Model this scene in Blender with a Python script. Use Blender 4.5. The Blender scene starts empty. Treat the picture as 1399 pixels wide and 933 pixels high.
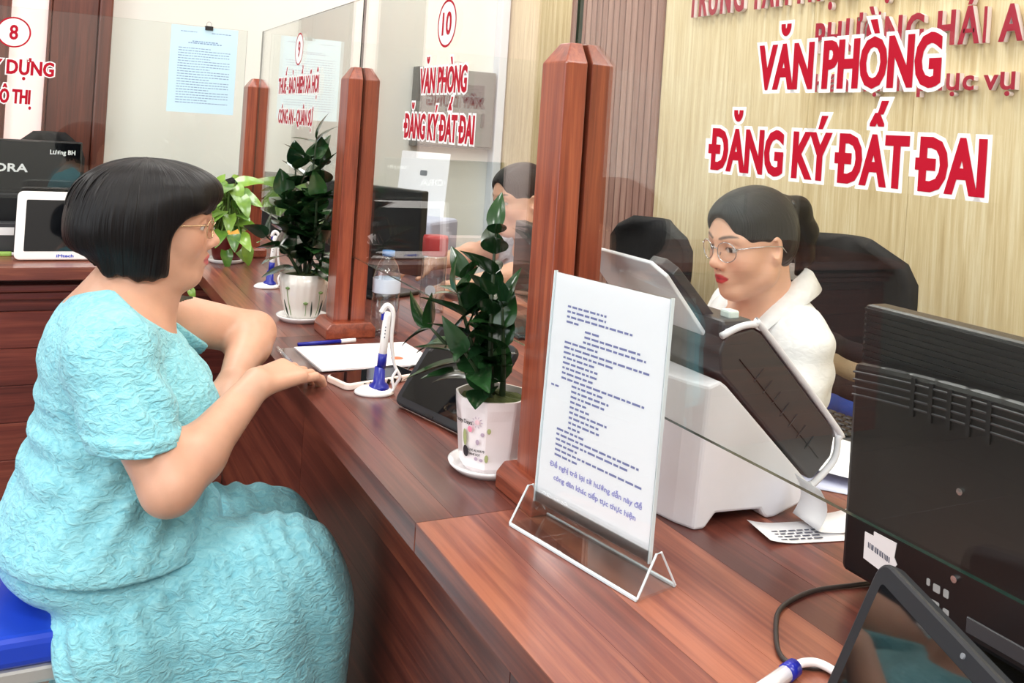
import bpy, bmesh, math, random
import numpy as np
import unicodedata
from mathutils import Vector, Matrix, Euler
random.seed(7); np.random.seed(7)
S = bpy.context.scene
COL = S.collection
# ------------------------------------------------------------------ camera
F = 1260.0; PPX, PPY = 700.0, 179.0; TH = math.radians(26.6); RO = math.atan(0.065)
CAMH = 1.40
_fw = Vector((math.sin(TH), math.cos(TH), 0)); _rt = Vector((math.cos(TH), -math.sin(TH), 0)); _up = Vector((0, 0, 1))
CX = _rt*math.cos(RO) + _up*math.sin(RO)
CY = -_rt*math.sin(RO) + _up*math.cos(RO)
CAMP = Vector((0, 0, CAMH))
cd = bpy.data.cameras.new('camera'); cam = bpy.data.objects.new('camera', cd); COL.objects.link(cam)
m = Matrix.Identity(4)
for i in range(3):
    m[i][0] = CX[i]; m[i][1] = CY[i]; m[i][2] = -_fw[i]; m[i][3] = CAMP[i]
cam.matrix_world = m
cd.sensor_width = 36; cd.sensor_fit = 'HORIZONTAL'; cd.lens = 36*F/1399
cd.shift_x = -(PPX-699.5)/1399; cd.shift_y = (PPY-466.5)/1399
cd.clip_start = 0.02
S.camera = cam
def ray(px, py): return (_fw + CX*((px-PPX)/F) + CY*(-(py-PPY)/F))
def on_z(px, py, z): d = ray(px, py); return CAMP + d*((z-CAMH)/d.z)
def on_x(px, py, x): d = ray(px, py); return CAMP + d*(x/d.x)
def on_y(px, py, y): d = ray(px, py); return CAMP + d*(y/d.y)
# ------------------------------------------------------------------ world, exposure
S.view_settings.view_transform = 'Standard'
try: S.view_settings.look = 'None'
except Exception: pass
S.view_settings.exposure = 0.02; S.view_settings.gamma = 1; S.view_settings.use_curve_mapping = False
w = bpy.data.worlds.new('world'); S.world = w; w.use_nodes = True
w.node_tree.nodes['Background'].inputs[0].default_value = (0.86, 0.93, 1, 1)
w.node_tree.nodes['Background'].inputs[1].default_value = 0.45
def area_light(name, loc, rot, sx, sy, power, color=(1, 1, 1)):
    l = bpy.data.lights.new(name, 'AREA'); l.shape = 'RECTANGLE'; l.size = sx; l.size_y = sy; l.energy = power; l.color = color
    o = bpy.data.objects.new(name, l); COL.objects.link(o); o.location = loc; o.rotation_euler = rot
    return o
# daylight entering through the hall's window wall (left of the counter) 
area_light('window_daylight', (-3.05, 0.6, 1.75), (0, math.radians(-90), 0), 2.3, 3.6, 62, (0.93, 0.97, 1.0))
LAMPS = [(-0.7, -2.0), (0.9, -1.6), (-1.6, -0.9), (-1.6, 1.2), (-1.6, 3.0), (0.25, -0.9), (0.25, 1.2), (0.25, 3.0), (1.6, 0.2), (1.6, 2.0), (1.6, 3.7)]  # first two panels added behind the camera to brighten the customer's dress
for lx, ly in LAMPS:
    area_light('panel_glow', (lx, ly, 2.93), (0, 0, 0), 0.56, 0.56, 30 if ly < 0 else 15, (1.0, 0.98, 0.95))
# ------------------------------------------------------------------ node materials
def new_mat(name):
    mt = bpy.data.materials.new(name); mt.use_nodes = True
    nt = mt.node_tree; return mt, nt, nt.nodes['Principled BSDF']
def setp(b, **k):
    for n, v in k.items():
        if n in b.inputs: b.inputs[n].default_value = v
def srgb(r, g, b):
    f = lambda c: (c/255/12.92) if c/255 <= 0.04045 else ((c/255+0.055)/1.055)**2.4
    return (f(r), f(g), f(b), 1)
def mat(name, col, rough=0.5, metal=0.0, noise=0.0, nscale=30, bump=0.0, bscale=80, coat=0.0, spec=0.5, emit=None, estr=0, sss=0, trans=0, alpha=1):
    mt, nt, b = new_mat(name)
    setp(b, **{'Base Color': col, 'Roughness': rough, 'Metallic': metal, 'Coat Weight': coat, 'Specular IOR Level': spec, 'Transmission Weight': trans, 'Alpha': alpha})
    if sss: setp(b, **{'Subsurface Weight': sss}); b.inputs['Subsurface Radius'].default_value = (0.012, 0.005, 0.003)
    if emit: setp(b, **{'Emission Color': emit, 'Emission Strength': estr})
    if noise or bump:
        tc = nt.nodes.new('ShaderNodeTexCoord')
    if noise:
        n = nt.nodes.new('ShaderNodeTexNoise'); n.inputs['Scale'].default_value = nscale; n.inputs['Detail'].default_value = 4
        nt.links.new(tc.outputs['Object'], n.inputs['Vector'])
        mx = nt.nodes.new('ShaderNodeMix'); mx.data_type = 'RGBA'
        mx.inputs[6].default_value = tuple(c*(1-noise) for c in col[:3])+(1,); mx.inputs[7].default_value = tuple(min(1, c*(1+noise)) for c in col[:3])+(1,)
        nt.links.new(n.outputs['Fac'], mx.inputs[0]); nt.links.new(mx.outputs[2], b.inputs['Base Color'])
    if bump:
        n2 = nt.nodes.new('ShaderNodeTexNoise'); n2.inputs['Scale'].default_value = bscale; n2.inputs['Detail'].default_value = 3
        nt.links.new(tc.outputs['Object'], n2.inputs['Vector'])
        bp = nt.nodes.new('ShaderNodeBump'); bp.inputs['Strength'].default_value = bump; bp.inputs['Distance'].default_value = 0.002
        nt.links.new(n2.outputs['Fac'], bp.inputs['Height']); nt.links.new(bp.outputs['Normal'], b.inputs['Normal'])
    return mt
def wood(name, dark, mid, light, axis='Y', rough=0.33, coat=0.25, tone=0.35, grain=1.0):
    """streaky laminate: grain runs along the world axis; tone shifts per object"""
    mt, nt, b = new_mat(name); N = nt.nodes; L = nt.links
    g = N.new('ShaderNodeNewGeometry'); oi = N.new('ShaderNodeObjectInfo')
    mp = N.new('ShaderNodeMapping')
    sc = {'X': (1.3, 34, 34), 'Y': (34, 1.3, 34), 'Z': (34, 34, 1.3)}[axis]
    mp.inputs['Scale'].default_value = sc
    ad = N.new('ShaderNodeVectorMath'); ad.operation = 'ADD'
    ml = N.new('ShaderNodeVectorMath'); ml.operation = 'SCALE'; ml.inputs['Scale'].default_value = 1.0
    cb = N.new('ShaderNodeCombineXYZ')
    mu = N.new('ShaderNodeMath'); mu.operation = 'MULTIPLY'; mu.inputs[1].default_value = 37.0
    L.new(oi.outputs['Random'], mu.inputs[0])
    for i in range(3): L.new(mu.outputs[0], cb.inputs[i])
    L.new(g.outputs['Position'], mp.inputs['Vector']); L.new(mp.outputs[0], ad.inputs[0]); L.new(cb.outputs[0], ad.inputs[1])
    n1 = N.new('ShaderNodeTexNoise'); n1.inputs['Scale'].default_value = 1.0*grain; n1.inputs['Detail'].default_value = 6; n1.inputs['Roughness'].default_value = 0.62; n1.inputs['Distortion'].default_value = 0.5
    n2 = N.new('ShaderNodeTexNoise'); n2.inputs['Scale'].default_value = 5.5*grain; n2.inputs['Detail'].default_value = 3
    L.new(ad.outputs[0], n1.inputs['Vector']); L.new(ad.outputs[0], n2.inputs['Vector'])
    m1 = N.new('ShaderNodeMath'); m1.operation = 'MULTIPLY_ADD'; m1.inputs[1].default_value = 0.28
    L.new(n2.outputs['Fac'], m1.inputs[0]); L.new(n1.outputs['Fac'], m1.inputs[2])
    m2 = N.new('ShaderNodeMath'); m2.operation = 'MULTIPLY_ADD'; m2.inputs[1].default_value = tone
    L.new(oi.outputs['Random'], m2.inputs[0]); L.new(m1.outputs[0], m2.inputs[2])
    m3 = N.new('ShaderNodeMath'); m3.operation = 'SUBTRACT'; m3.inputs[1].default_value = 0.14+tone*0.5
    L.new(m2.outputs[0], m3.inputs[0])
    r = N.new('ShaderNodeValToRGB'); e = r.color_ramp.elements
    e[0].position = 0.28; e[0].color = dark; e[1].position = 0.72; e[1].color = light
    x = r.color_ramp.elements.new(0.5); x.color = mid
    L.new(m3.outputs[0], r.inputs['Fac']); L.new(r.outputs['Color'], b.inputs['Base Color'])
    bp = N.new('ShaderNodeBump'); bp.inputs['Strength'].default_value = 0.12; bp.inputs['Distance'].default_value = 0.001
    L.new(n2.outputs['Fac'], bp.inputs['Height']); L.new(bp.outputs['Normal'], b.inputs['Normal'])
    setp(b, Roughness=rough, **{'Coat Weight': coat, 'Coat Roughness': 0.18})
    return mt
def glass_mat(name, tint=(0.95, 0.975, 0.965, 1), boost=1.0, rough=0.0):
    mt = bpy.data.materials.new(name); mt.use_nodes = True; nt = mt.node_tree; N = nt.nodes; L = nt.links
    N.remove(N['Principled BSDF']); out = N['Material Output']
    t = N.new('ShaderNodeBsdfTransparent'); t.inputs[0].default_value = tint
    gl = N.new('ShaderNodeBsdfGlossy'); gl.inputs['Roughness'].default_value = rough; gl.inputs[0].default_value = (1, 1, 1, 1)
    g = N.new('ShaderNodeNewGeometry'); mr = N.new('ShaderNodeMapRange')
    mr.inputs['To Min'].default_value = 1.5; mr.inputs['To Max'].default_value = 1/1.5
    L.new(g.outputs['Backfacing'], mr.inputs['Value'])
    fr = N.new('ShaderNodeFresnel'); L.new(mr.outputs[0], fr.inputs['IOR'])
    mm = N.new('ShaderNodeMath'); mm.operation = 'MULTIPLY'; mm.use_clamp = True; mm.inputs[1].default_value = boost; L.new(fr.outputs[0], mm.inputs[0])
    mx = N.new('ShaderNodeMixShader'); L.new(mm.outputs[0], mx.inputs[0]); L.new(t.outputs[0], mx.inputs[1]); L.new(gl.outputs[0], mx.inputs[2])
    L.new(mx.outputs[0], out.inputs['Surface'])
    return mt
M = {}
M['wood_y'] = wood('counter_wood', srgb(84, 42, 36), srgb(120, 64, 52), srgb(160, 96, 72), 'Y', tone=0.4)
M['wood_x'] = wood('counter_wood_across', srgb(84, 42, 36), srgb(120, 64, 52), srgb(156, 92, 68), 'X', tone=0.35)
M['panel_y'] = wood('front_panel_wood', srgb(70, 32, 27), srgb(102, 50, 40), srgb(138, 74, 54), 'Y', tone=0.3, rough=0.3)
M['panel_x'] = wood('back_panel_wood', srgb(84, 36, 32), srgb(114, 52, 44), srgb(146, 76, 60), 'X', tone=0.25, rough=0.35)
M['post'] = wood('post_wood', srgb(100, 44, 32), srgb(138, 64, 44), srgb(166, 86, 56), 'Z', tone=0.12, rough=0.3, coat=0.4, grain=2.2)
M['post_h'] = wood('post_base_wood', srgb(104, 48, 34), srgb(140, 68, 46), srgb(166, 88, 60), 'Y', tone=0.12, rough=0.3, coat=0.4, grain=2.0)
M['trim_wood'] = wood('door_trim_wood', srgb(74, 34, 24), srgb(100, 48, 34), srgb(124, 64, 46), 'Z', tone=0.1, rough=0.4)
M['oak'] = wood('pale_oak', srgb(196, 170, 124), srgb(220, 198, 154), srgb(238, 222, 186), 'Z', rough=0.45, coat=0.05, tone=0.2, grain=1.6)
M['flute'] = wood('pink_brown_slat', srgb(136, 96, 84), srgb(158, 116, 104), srgb(180, 140, 126), 'Z', rough=0.5, coat=0.0, tone=0.2)
M['glass'] = glass_mat('clear_glass', boost=1.0)
M['glass_edge'] = mat('glass_edge_green', srgb(22, 44, 38), 0.12)
M['acrylic'] = glass_mat('clear_acrylic', (0.975, 0.985, 0.985, 1), 1.2)
M['white_wall'] = mat('white_wall', srgb(238, 238, 232), 0.75, noise=0.02, nscale=4, bump=0.1, bscale=120)
M['cream_wall'] = mat('cream_wall', srgb(232, 226, 208), 0.75, noise=0.03, nscale=3)
M['hall_wall'] = mat('hall_wall', srgb(128, 120, 112), 0.8)
M['floor'] = mat('floor_tile', srgb(122, 112, 104), 0.3, noise=0.06, nscale=6)
M['grout'] = mat('floor_grout', srgb(140, 132, 122), 0.7)
M['white'] = mat('white_plastic', srgb(240, 240, 243), 0.35)
M['white_gloss'] = mat('white_gloss', srgb(246, 244, 244), 0.15, coat=0.4)
M['paper'] = mat('white_paper', srgb(247, 248, 252), 0.8)
M['ink'] = mat('print_blue_grey', srgb(120, 126, 176), 0.8)
M['ink_dark'] = mat('print_dark', srgb(70, 72, 92), 0.8)
M['black'] = mat('black_plastic', srgb(17, 18, 21), 0.35, bump=0.15, bscale=400)
M['black_soft'] = mat('black_rubber', srgb(20, 24, 31), 0.45)
M['black_matte'] = mat('black_fabric', srgb(22, 20, 22), 0.85, bump=0.3, bscale=500)
M['screen'] = mat('dark_screen', srgb(10, 12, 16), 0.04, coat=0.6)
M['grey'] = mat('grey_plastic', srgb(120, 124, 130), 0.45)
M['dkgrey'] = mat('charcoal_plastic', srgb(58, 59, 63), 0.35)
M['blue'] = mat('navy_blue_plastic', srgb(24, 34, 150), 0.3)
M['red_sticker'] = mat('red_sticker', srgb(178, 0, 36), 0.5, spec=0.2)
M['white_sticker'] = mat('white_sticker', srgb(252, 250, 250), 0.45)
M['red_letter'] = mat('red_acrylic_letter', srgb(164, 20, 50), 0.35)
M['white_letter'] = mat('white_letter_edge', srgb(244, 228, 226), 0.4)
M['metal'] = mat('brushed_metal', srgb(196, 198, 202), 0.25, metal=1.0)
M['gold'] = mat('gold_wire', srgb(226, 200, 160), 0.2, metal=1.0)
M['lamp'] = mat('lamp_diffuser', (1, 1, 1, 1), 0.5, emit=(1, 0.98, 0.95, 1), estr=4)
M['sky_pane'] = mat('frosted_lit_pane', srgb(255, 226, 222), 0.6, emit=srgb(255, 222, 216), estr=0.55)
# ------------------------------------------------------------------ object helpers
def link(o):
    COL.objects.link(o); return o
def tag(o, label, cat, group=None):
    o['label'] = label; o['category'] = cat
    if group: o['group'] = group
    return o
def thing(name, label, cat, loc=(0, 0, 0), rotz=0.0, group=None):
    o = bpy.data.objects.new(name, None); link(o); o.empty_display_size = 0.02
    o.location = loc; o.rotation_euler = (0, 0, rotz)
    return tag(o, label, cat, group)
def struct(o): o['kind'] = 'structure'; return o
def obj(name, me, mt, parent=None, loc=(0, 0, 0), rot=(0, 0, 0), world=False, smooth=False):
    o = bpy.data.objects.new(name, me); link(o)
    if mt is not None and not me.materials:
        for k in (mt if isinstance(mt, (list, tuple)) else [mt]): me.materials.append(M[k] if isinstance(k, str) else k)
    o.location = loc; o.rotation_euler = rot
    if parent is not None:
        o.parent = parent
        if world: o.location = Vector(loc) - parent.location
    if smooth:
        me.polygons.foreach_set('use_smooth', [True]*len(me.polygons))
    return o
def from_bm(bm, name='mesh'):
    me = bpy.data.meshes.new(name); bm.normal_update(); bm.to_mesh(me); bm.free(); return me
def me_py(v, f, name='mesh'):
    me = bpy.data.meshes.new(name); me.from_pydata([tuple(x) for x in v], [], f); me.update(); return me
def bx(bm, c, s, rot=None, mi=0):
    """box centred at c of size s added to bm"""
    mtx = Matrix.Translation(c)
    if rot is not None: mtx = mtx @ (rot.to_matrix().to_4x4() if isinstance(rot, Euler) else rot)
    r = bmesh.ops.create_cube(bm, size=1.0, matrix=mtx @ Matrix.Diagonal((s[0], s[1], s[2], 1)))
    for v in r['verts']:
        for f in v.link_faces: f.material_index = mi
    return r['verts']
def box(lo, hi, bev=0.0, seg=2):
    bm = bmesh.new(); c = [(a+b)/2 for a, b in zip(lo, hi)]; s = [b-a for a, b in zip(lo, hi)]
    bx(bm, c, s)
    if bev: bmesh.ops.bevel(bm, geom=bm.edges[:], offset=bev, segments=seg, profile=0.5, affect='EDGES')
    return from_bm(bm, 'box')
def prism(poly, z0, z1, bev=0.0, seg=2, axis='Z'):
    """polygon in the plane normal to axis, extruded z0..z1.  X: poly=(y,z), Y: poly=(x,z), Z: (x,y)"""
    bm = bmesh.new()
    def P(a, b, t): return {'Z': (a, b, t), 'X': (t, a, b), 'Y': (a, t, b)}[axis]
    A = [bm.verts.new(P(a, b, z0)) for a, b in poly]; B = [bm.verts.new(P(a, b, z1)) for a, b in poly]
    n = len(poly); bm.faces.new(A[::-1]); bm.faces.new(B)
    for i in range(n): bm.faces.new((A[i], A[(i+1) % n], B[(i+1) % n], B[i]))
    bmesh.ops.recalc_face_normals(bm, faces=bm.faces[:])
    if bev: bmesh.ops.bevel(bm, geom=bm.edges[:], offset=bev, segments=seg, profile=0.5, affect='EDGES')
    return from_bm(bm, 'prism')
def rrect(w_, h_, r, n=5):
    pts = []
    for cx, cy, a0 in ((w_/2-r, h_/2-r, 0), (-w_/2+r, h_/2-r, 90), (-w_/2+r, -h_/2+r, 180), (w_/2-r, -h_/2+r, 270)):
        for i in range(n+1):
            a = math.radians(a0+90*i/n); pts.append((cx+r*math.cos(a), cy+r*math.sin(a)))
    return pts
def lathe(prof, seg=32, c=(0, 0, 0), fn=None):
    """revolve (r,z) profile; fn(r,z,angle)->r"""
    v = []; f = []
    for r, z in prof:
        for i in range(seg):
            a = 2*math.pi*i/seg; rr = fn(r, z, a) if fn else r
            v.append((c[0]+rr*math.cos(a), c[1]+rr*math.sin(a), c[2]+z))
    n = len(prof)
    for j in range(n-1):
        for i in range(seg):
            f.append((j*seg+i, j*seg+(i+1) % seg, (j+1)*seg+(i+1) % seg, (j+1)*seg+i))
    f.append(tuple(range(seg))[::-1]); f.append(tuple(range((n-1)*seg, n*seg)))
    return me_py(v, f, 'lathe')
def spline(pts, n=8):
    """Catmull-Rom through pts"""
    P = [Vector(p) for p in pts]; P = [P[0]*2-P[1]] + P + [P[-1]*2-P[-2]]; out = []
    for i in range(1, len(P)-2):
        for k in range(n):
            t = k/n; a, b, c, d = P[i-1], P[i], P[i+1], P[i+2]
            out.append(0.5*((2*b)+(c-a)*t+(2*a-5*b+4*c-d)*t*t+(3*b-a-3*c+d)*t**3))
    out.append(P[-2]); return out
def tube(pts, r, seg=8, closed=False):
    P = [Vector(p) for p in pts]; n = len(P); v = []; f = []; prev = None
    for i, p in enumerate(P):
        t = (P[(i+1) % n]-P[i-1]) if closed else (P[min(i+1, n-1)]-P[max(i-1, 0)])
        t.normalize()
        a = prev if prev is not None else (Vector((0, 0, 1)) if abs(t.z) < 0.9 else Vector((1, 0, 0)))
        b = t.cross(a).normalized(); a = b.cross(t).normalized(); prev = a
        rr = r[i] if isinstance(r, (list, tuple)) else r
        for k in range(seg):
            q = 2*math.pi*k/seg; v.append(p+(a*math.cos(q)+b*math.sin(q))*rr)
    for i in range(n if closed else n-1):
        j = (i+1) % n
        for k in range(seg): f.append((i*seg+k, i*seg+(k+1) % seg, j*seg+(k+1) % seg, j*seg+k))
    if not closed: f.append(tuple(range(seg))[::-1]); f.append(tuple(range((n-1)*seg, n*seg)))
    return me_py(v, f, 'tube')
def _glyph_mesh(s, sx=1.0, sy=1.0, bold=0.0, res=3, extrude=0.0, accents=False):
    """flat text as numpy verts and faces: letters scaled (sx, sy) first, then fattened by bold so strokes stay even"""
    c = bpy.data.curves.new('t', 'FONT'); c.body = s; c.size = 1; c.resolution_u = res
    o = bpy.data.objects.new('t', c); COL.objects.link(o)
    dg = bpy.context.evaluated_depsgraph_get()
    cu = o.to_curve(dg).copy()
    if accents:
        for sp in list(cu.splines):
            ys = [p.co[1] for p in (sp.bezier_points if sp.type == 'BEZIER' else sp.points)]
            if not (min(ys) > 0.70 or max(ys) < -0.01): cu.splines.remove(sp)
    if s.upper() == s and bold > 0.0 and not extrude:      # keep accents clear of the fattened capitals
        for sp in cu.splines:
            pp = sp.bezier_points if sp.type == 'BEZIER' else sp.points
            ys = [p.co[1] for p in pp]; dy = 0.065 if min(ys) > 0.70 else (-0.07 if max(ys) < -0.01 else 0)
            if dy:
                if sp.type == 'BEZIER':
                    old = [(p.co.copy(), p.handle_left.copy(), p.handle_right.copy()) for p in pp]; sh = Vector((0, dy, 0))
                    for p in pp: p.handle_left_type = 'FREE'; p.handle_right_type = 'FREE'
                    for p, (a, b, c2) in zip(pp, old): p.co = a+sh; p.handle_left = b+sh; p.handle_right = c2+sh
                else:
                    for p in pp: p.co[1] += dy
    cu.transform(Matrix.Diagonal((sx, sy, 1, 1)))
    cu.dimensions = '2D'; cu.fill_mode = 'BOTH'; cu.bevel_depth = bold; cu.bevel_resolution = 1; cu.resolution_u = res; cu.extrude = extrude
    o2 = bpy.data.objects.new('t2', cu); COL.objects.link(o2)
    dg = bpy.context.evaluated_depsgraph_get(); me = bpy.data.meshes.new_from_object(o2.evaluated_get(dg))
    v = np.zeros(len(me.vertices)*3, 'f'); me.vertices.foreach_get('co', v); f = [tuple(p.vertices) for p in me.polygons]
    o.to_curve_clear()
    for q in (o, o2): bpy.data.objects.remove(q)
    bpy.data.curves.remove(c); bpy.data.curves.remove(cu); bpy.data.meshes.remove(me)
    return v.reshape(-1, 3), f
_ext = {}
def text_ext(s):
    """x extent of a text line, size 1"""
    if s not in _ext:
        v, _ = _glyph_mesh(s, res=2); _ext[s] = (v[:, 0].min(), v[:, 0].max(), v[:, 1].max()) if len(v) else (0, 0, 0)
    return _ext[s]
def glyphs(s, sx, sy, bold, res=3, extrude=0.0):
    """as _glyph_mesh, with the barred letters drawn as D plus a bar (their outlines overlap in the font)"""
    plain = s.replace('Đ', 'D')
    if s.upper() == s and len(s) > 1:    # bare capitals plus their accent marks
        bare = unicodedata.normalize('NFC', ''.join(c for c in unicodedata.normalize('NFD', plain) if not unicodedata.combining(c) or c == '\u031b'))
        v, f = _glyph_mesh(bare, sx, sy, bold, res, extrude); f = list(f)
        if bare != plain:
            v2, f2 = _glyph_mesh(plain, sx, sy, bold, res, extrude, True); f += [tuple(i+len(v) for i in q) for q in f2]; v = np.vstack([v, v2])
    else:
        v, f = _glyph_mesh(plain, sx, sy, bold, res, extrude); f = list(f)
    for i, ch in enumerate(s):
        if ch == 'Đ':
            xr = text_ext(plain[:i+1])[1]; dx0, dx1, dh = text_ext('D'); xl = xr-(dx1-dx0)
            a = (xl-0.10)*sx-bold; b = (xl+0.27*(dx1-dx0)+0.14)*sx+bold*0.3; y0 = (dh*0.5-0.03)*sy-bold; y1 = (dh*0.5+0.03)*sy+bold
            n = len(v); zt = max(1e-5, abs(v[:, 2]).max()*1.02)
            v = np.vstack([v, np.array([[a, y0, zt], [b, y0, zt], [b, y1, zt], [a, y1, zt]] + [[a, y0, -zt], [b, y0, -zt], [b, y1, -zt], [a, y1, -zt]], 'f')])
            f += [(n, n+1, n+2, n+3), (n+7, n+6, n+5, n+4)] + [(n+k, n+4+k, n+4+(k+1) % 4, n+(k+1) % 4) for k in range(4)]
    return v, f
def text_fit(s, O, U, V, width, cap, bold=0.06, outline=0.0, depth=0.0, lift=0.0, res=3):
    """text mesh: baseline start O, right U, up V; drawn width and cap height; bold/outline are fractions of the cap height"""
    hh = text_ext('H')[2]; x0, x1, _ = text_ext(s.replace('Đ', 'D'))
    bd = bold*cap*0.5
    sx = (width-2*bd)/(x1-x0); sy = (cap-2*bd)/hh
    v, f = glyphs(s, sx, sy, bd+outline*cap, res, 0.001 if depth else 0.0)
    W = np.array(U.cross(V)); zz = v[:, 2:3]/(max(1e-6, abs(v[:, 2]).max()))
    p = np.array(O) + (v[:, 0:1]-x0*sx+bd)*np.array(U) + (v[:, 1:2]+bd)*np.array(V) + (zz*max(depth*0.5, 0.00006)+lift)*W
    return me_py(p.tolist(), f, 'lettering')
# ================================================================== the room
ZC = 0.90; XF = 0.44; XG = 0.645; YG8 = 3.32; XW = 2.2; YW = 4.55; YF8 = 3.09
struct(obj('floor', box((-3.2, -2.9, -0.06), (2.4, 4.75, -0.004)), 'grout'))
fl = COL.objects['floor']
tile = box((-0.298, -0.298, -0.004), (0.298, 0.298, 0), 0.002, 1)
for i in range(9):
    for j in range(12):
        o = obj('tile', tile, 'floor', fl, (-2.9+0.6*i, -2.6+0.6*j, 0))
struct(obj('ceiling', box((-3.2, -2.9, 3.0), (2.4, 4.75, 3.1)), 'white_wall'))
struct(obj('wall_back', box((-3.2, YW, 0), (2.4, YW+0.15, 3.0)), 'white_wall'))
wr = struct(obj('wall_right', box((XW+0.02, -2.9, 0), (XW+0.2, YW, 3.0)), 'cream_wall'))
bm = bmesh.new()
bx(bm, (-3.2, 0.6, 0.3), (0.15, 7.3, 0.6)); bx(bm, (-3.2, 0.6, 2.95), (0.15, 7.3, 0.1)); bx(bm, (-3.2, 3.6, 1.75), (0.15, 2.2, 2.3)); bx(bm, (-3.2, -2.1, 1.75), (0.15, 1.7, 2.3))
struct(obj('wall_left', from_bm(bm), 'hall_wall'))
struct(obj('wall_front', box((-3.2, -2.92, 0), (2.4, -2.78, 3.0)), mat('grey_wall', srgb(150, 148, 146), 0.8)))
# pale oak boards behind the staff: each board a piece; pink-brown slats further back
def seg_y(y0, y1, wd, nm, mt, t, gap):
    n = max(1, round((y1-y0)/wd)); q = (y1-y0)/n
    me = box((-t, -q/2+gap, 0.0), (0.02, q/2-gap, 3.0), min(0.003, gap*0.8) if gap > 0.001 else 0, 1)
    for i in range(n): obj(nm, me, mt, wr, (XW, y0+q*(i+0.5), 0))
seg_y(-2.65, 3.07, 0.41, 'oak_board', 'oak', 0.004, 0.0006)
seg_y(3.07, 3.82, 0.047, 'wood_slat', 'flute', 0.016, 0.004)
seg_y(3.82, 4.53, 0.355, 'oak_board', 'oak', 0.004, 0.0006)
# corner profile and the brown door casing with its frosted pane
struct(obj('trim_1', box((2.135, YW-0.075, 0), (2.185, YW-0.002, 2.6), 0.006), mat('white_aluminium', srgb(226, 232, 242), 0.3)))
t2 = struct(obj('trim_2', box((-0.02, YW-0.06, 0), (0.165, YW-0.002, 2.4), 0.004), 'trim_wood'))
obj('moulding', box((0.166, YW-0.085, 0), (0.222, YW-0.002, 2.4), 0.008), 'trim_wood', t2)
obj('bead', box((-0.034, YW-0.07, 0), (-0.021, YW-0.002, 2.4), 0.003), 'trim_wood', t2)
t3 = struct(obj('trim_3', box((-0.42, YW-0.06, 0), (-0.175, YW-0.002, 2.4), 0.004), 'trim_wood'))
wn = struct(obj('window_1', box((-0.175, YW-0.03, 0.0), (-0.034, YW-0.004, 2.4)), 'sky_pane'))
t4 = struct(obj('trim_4', box((-1.3, YW-0.06, 0), (-1.1, YW-0.002, 2.4), 0.004), 'trim_wood'))
struct(obj('window_2', box((-1.1, YW-0.03, 0.0), (-0.42, YW-0.004, 2.4)), 'sky_pane'))
# hall window (daylight) : frame and panes in the left wall
wl = struct(obj('window_3', box((-3.24, -1.2, 0.6), (-3.14, -1.14, 2.9)), 'white'))
for y in (0.0, 1.2, 2.45): obj('mullion', box((-3.24, y-0.03, 0.6), (-3.14, y+0.03, 2.9)), 'white', wl)
for k in range(len(LAMPS)):
    lx, ly = LAMPS[k]
    t = thing('ceiling_light', 'square white light panel set in the unseen ceiling', 'ceiling light', (lx, ly, 2.95), 0, 'ceiling light panels')
    obj('frame', box((-0.31, -0.31, 0.0), (0.31, 0.31, 0.05), 0.004), 'white', t)
    obj('diffuser', box((-0.28, -0.28, -0.008), (0.28, 0.28, 0.0)), 'lamp', t)
# ================================================================== counters
XD = 1.34
ct = thing('service_counter', 'long reddish brown wooden service counter with planked top along the glass booths', 'counter', (XF, 0, 0))
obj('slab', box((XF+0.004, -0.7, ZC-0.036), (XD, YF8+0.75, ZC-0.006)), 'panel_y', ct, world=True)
for y0, y1 in ((-0.7, 1.077), (1.079, 2.09), (2.092, 3.085)):
    obj('front_edge', box((XF, y0, ZC-0.038), (XF+0.0035, y1, ZC-0.0006), 0.001, 1), 'panel_y', ct, world=True)
widths = [[0.085, 0.06, 0.075, 0.09, 0.065, 0.08, 0.09, 0.07, 0.1, 0.085, 0.1], [0.052, 0.088, 0.07, 0.1, 0.06, 0.09, 0.08, 0.07, 0.1, 0.09, 0.1], [0.07, 0.06, 0.09, 0.075, 0.1, 0.06, 0.08, 0.09, 0.07, 0.105, 0.1]]
for k, (y0, y1) in enumerate(((-0.7, 1.0775), (1.0785, 2.0905), (2.0915, YF8+0.75))):
    x = XF
    for wd in widths[k]:
        x1 = min(x+wd, XD)
        if x1-x < 0.01: break
        obj('plank', box((x+0.0002, y0, ZC-0.006), (x1-0.0002, y1, ZC)), 'wood_y', ct, world=True); x = x1
for k, (y0, y1) in enumerate(((-0.7, 1.079), (1.081, 2.2), (2.202, 3.2))):
    for j in range(7):
        z = ZC-0.038-0.115*j
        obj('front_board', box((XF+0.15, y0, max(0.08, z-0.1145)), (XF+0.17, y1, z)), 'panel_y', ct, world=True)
obj('kick_board', box((XF+0.19, -0.7, 0), (XF+0.21, 3.2, 0.08)), 'panel_y', ct, world=True)
obj('rear_panel', box((XD-0.32, -0.7, 0), (XD-0.3, 3.8, ZC-0.038)), 'panel_y', ct, world=True)
c8 = thing('service_counter', 'reddish brown wooden counter under the number 8 glass, facing the seated customer', 'counter', (0.0, YF8, 0))
obj('slab', box((-2.4, YF8+0.004, ZC-0.036), (XF-0.0005, YF8+0.75, ZC-0.006)), 'panel_x', c8, world=True)
obj('front_edge', box((-2.4, YF8, ZC-0.038), (XF-0.0005, YF8+0.0035, ZC-0.0006), 0.001, 1), 'wood_x', c8, world=True)
y = YF8
for wd in (0.075, 0.09, 0.07, 0.085, 0.1, 0.09, 0.1, 0.14):
    y1 = min(y+wd, YF8+0.75); obj('plank', box((-2.4, y+0.0002, ZC-0.006), (XF-0.0006, y1-0.0002, ZC)), 'wood_x', c8, world=True); y = y1
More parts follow.
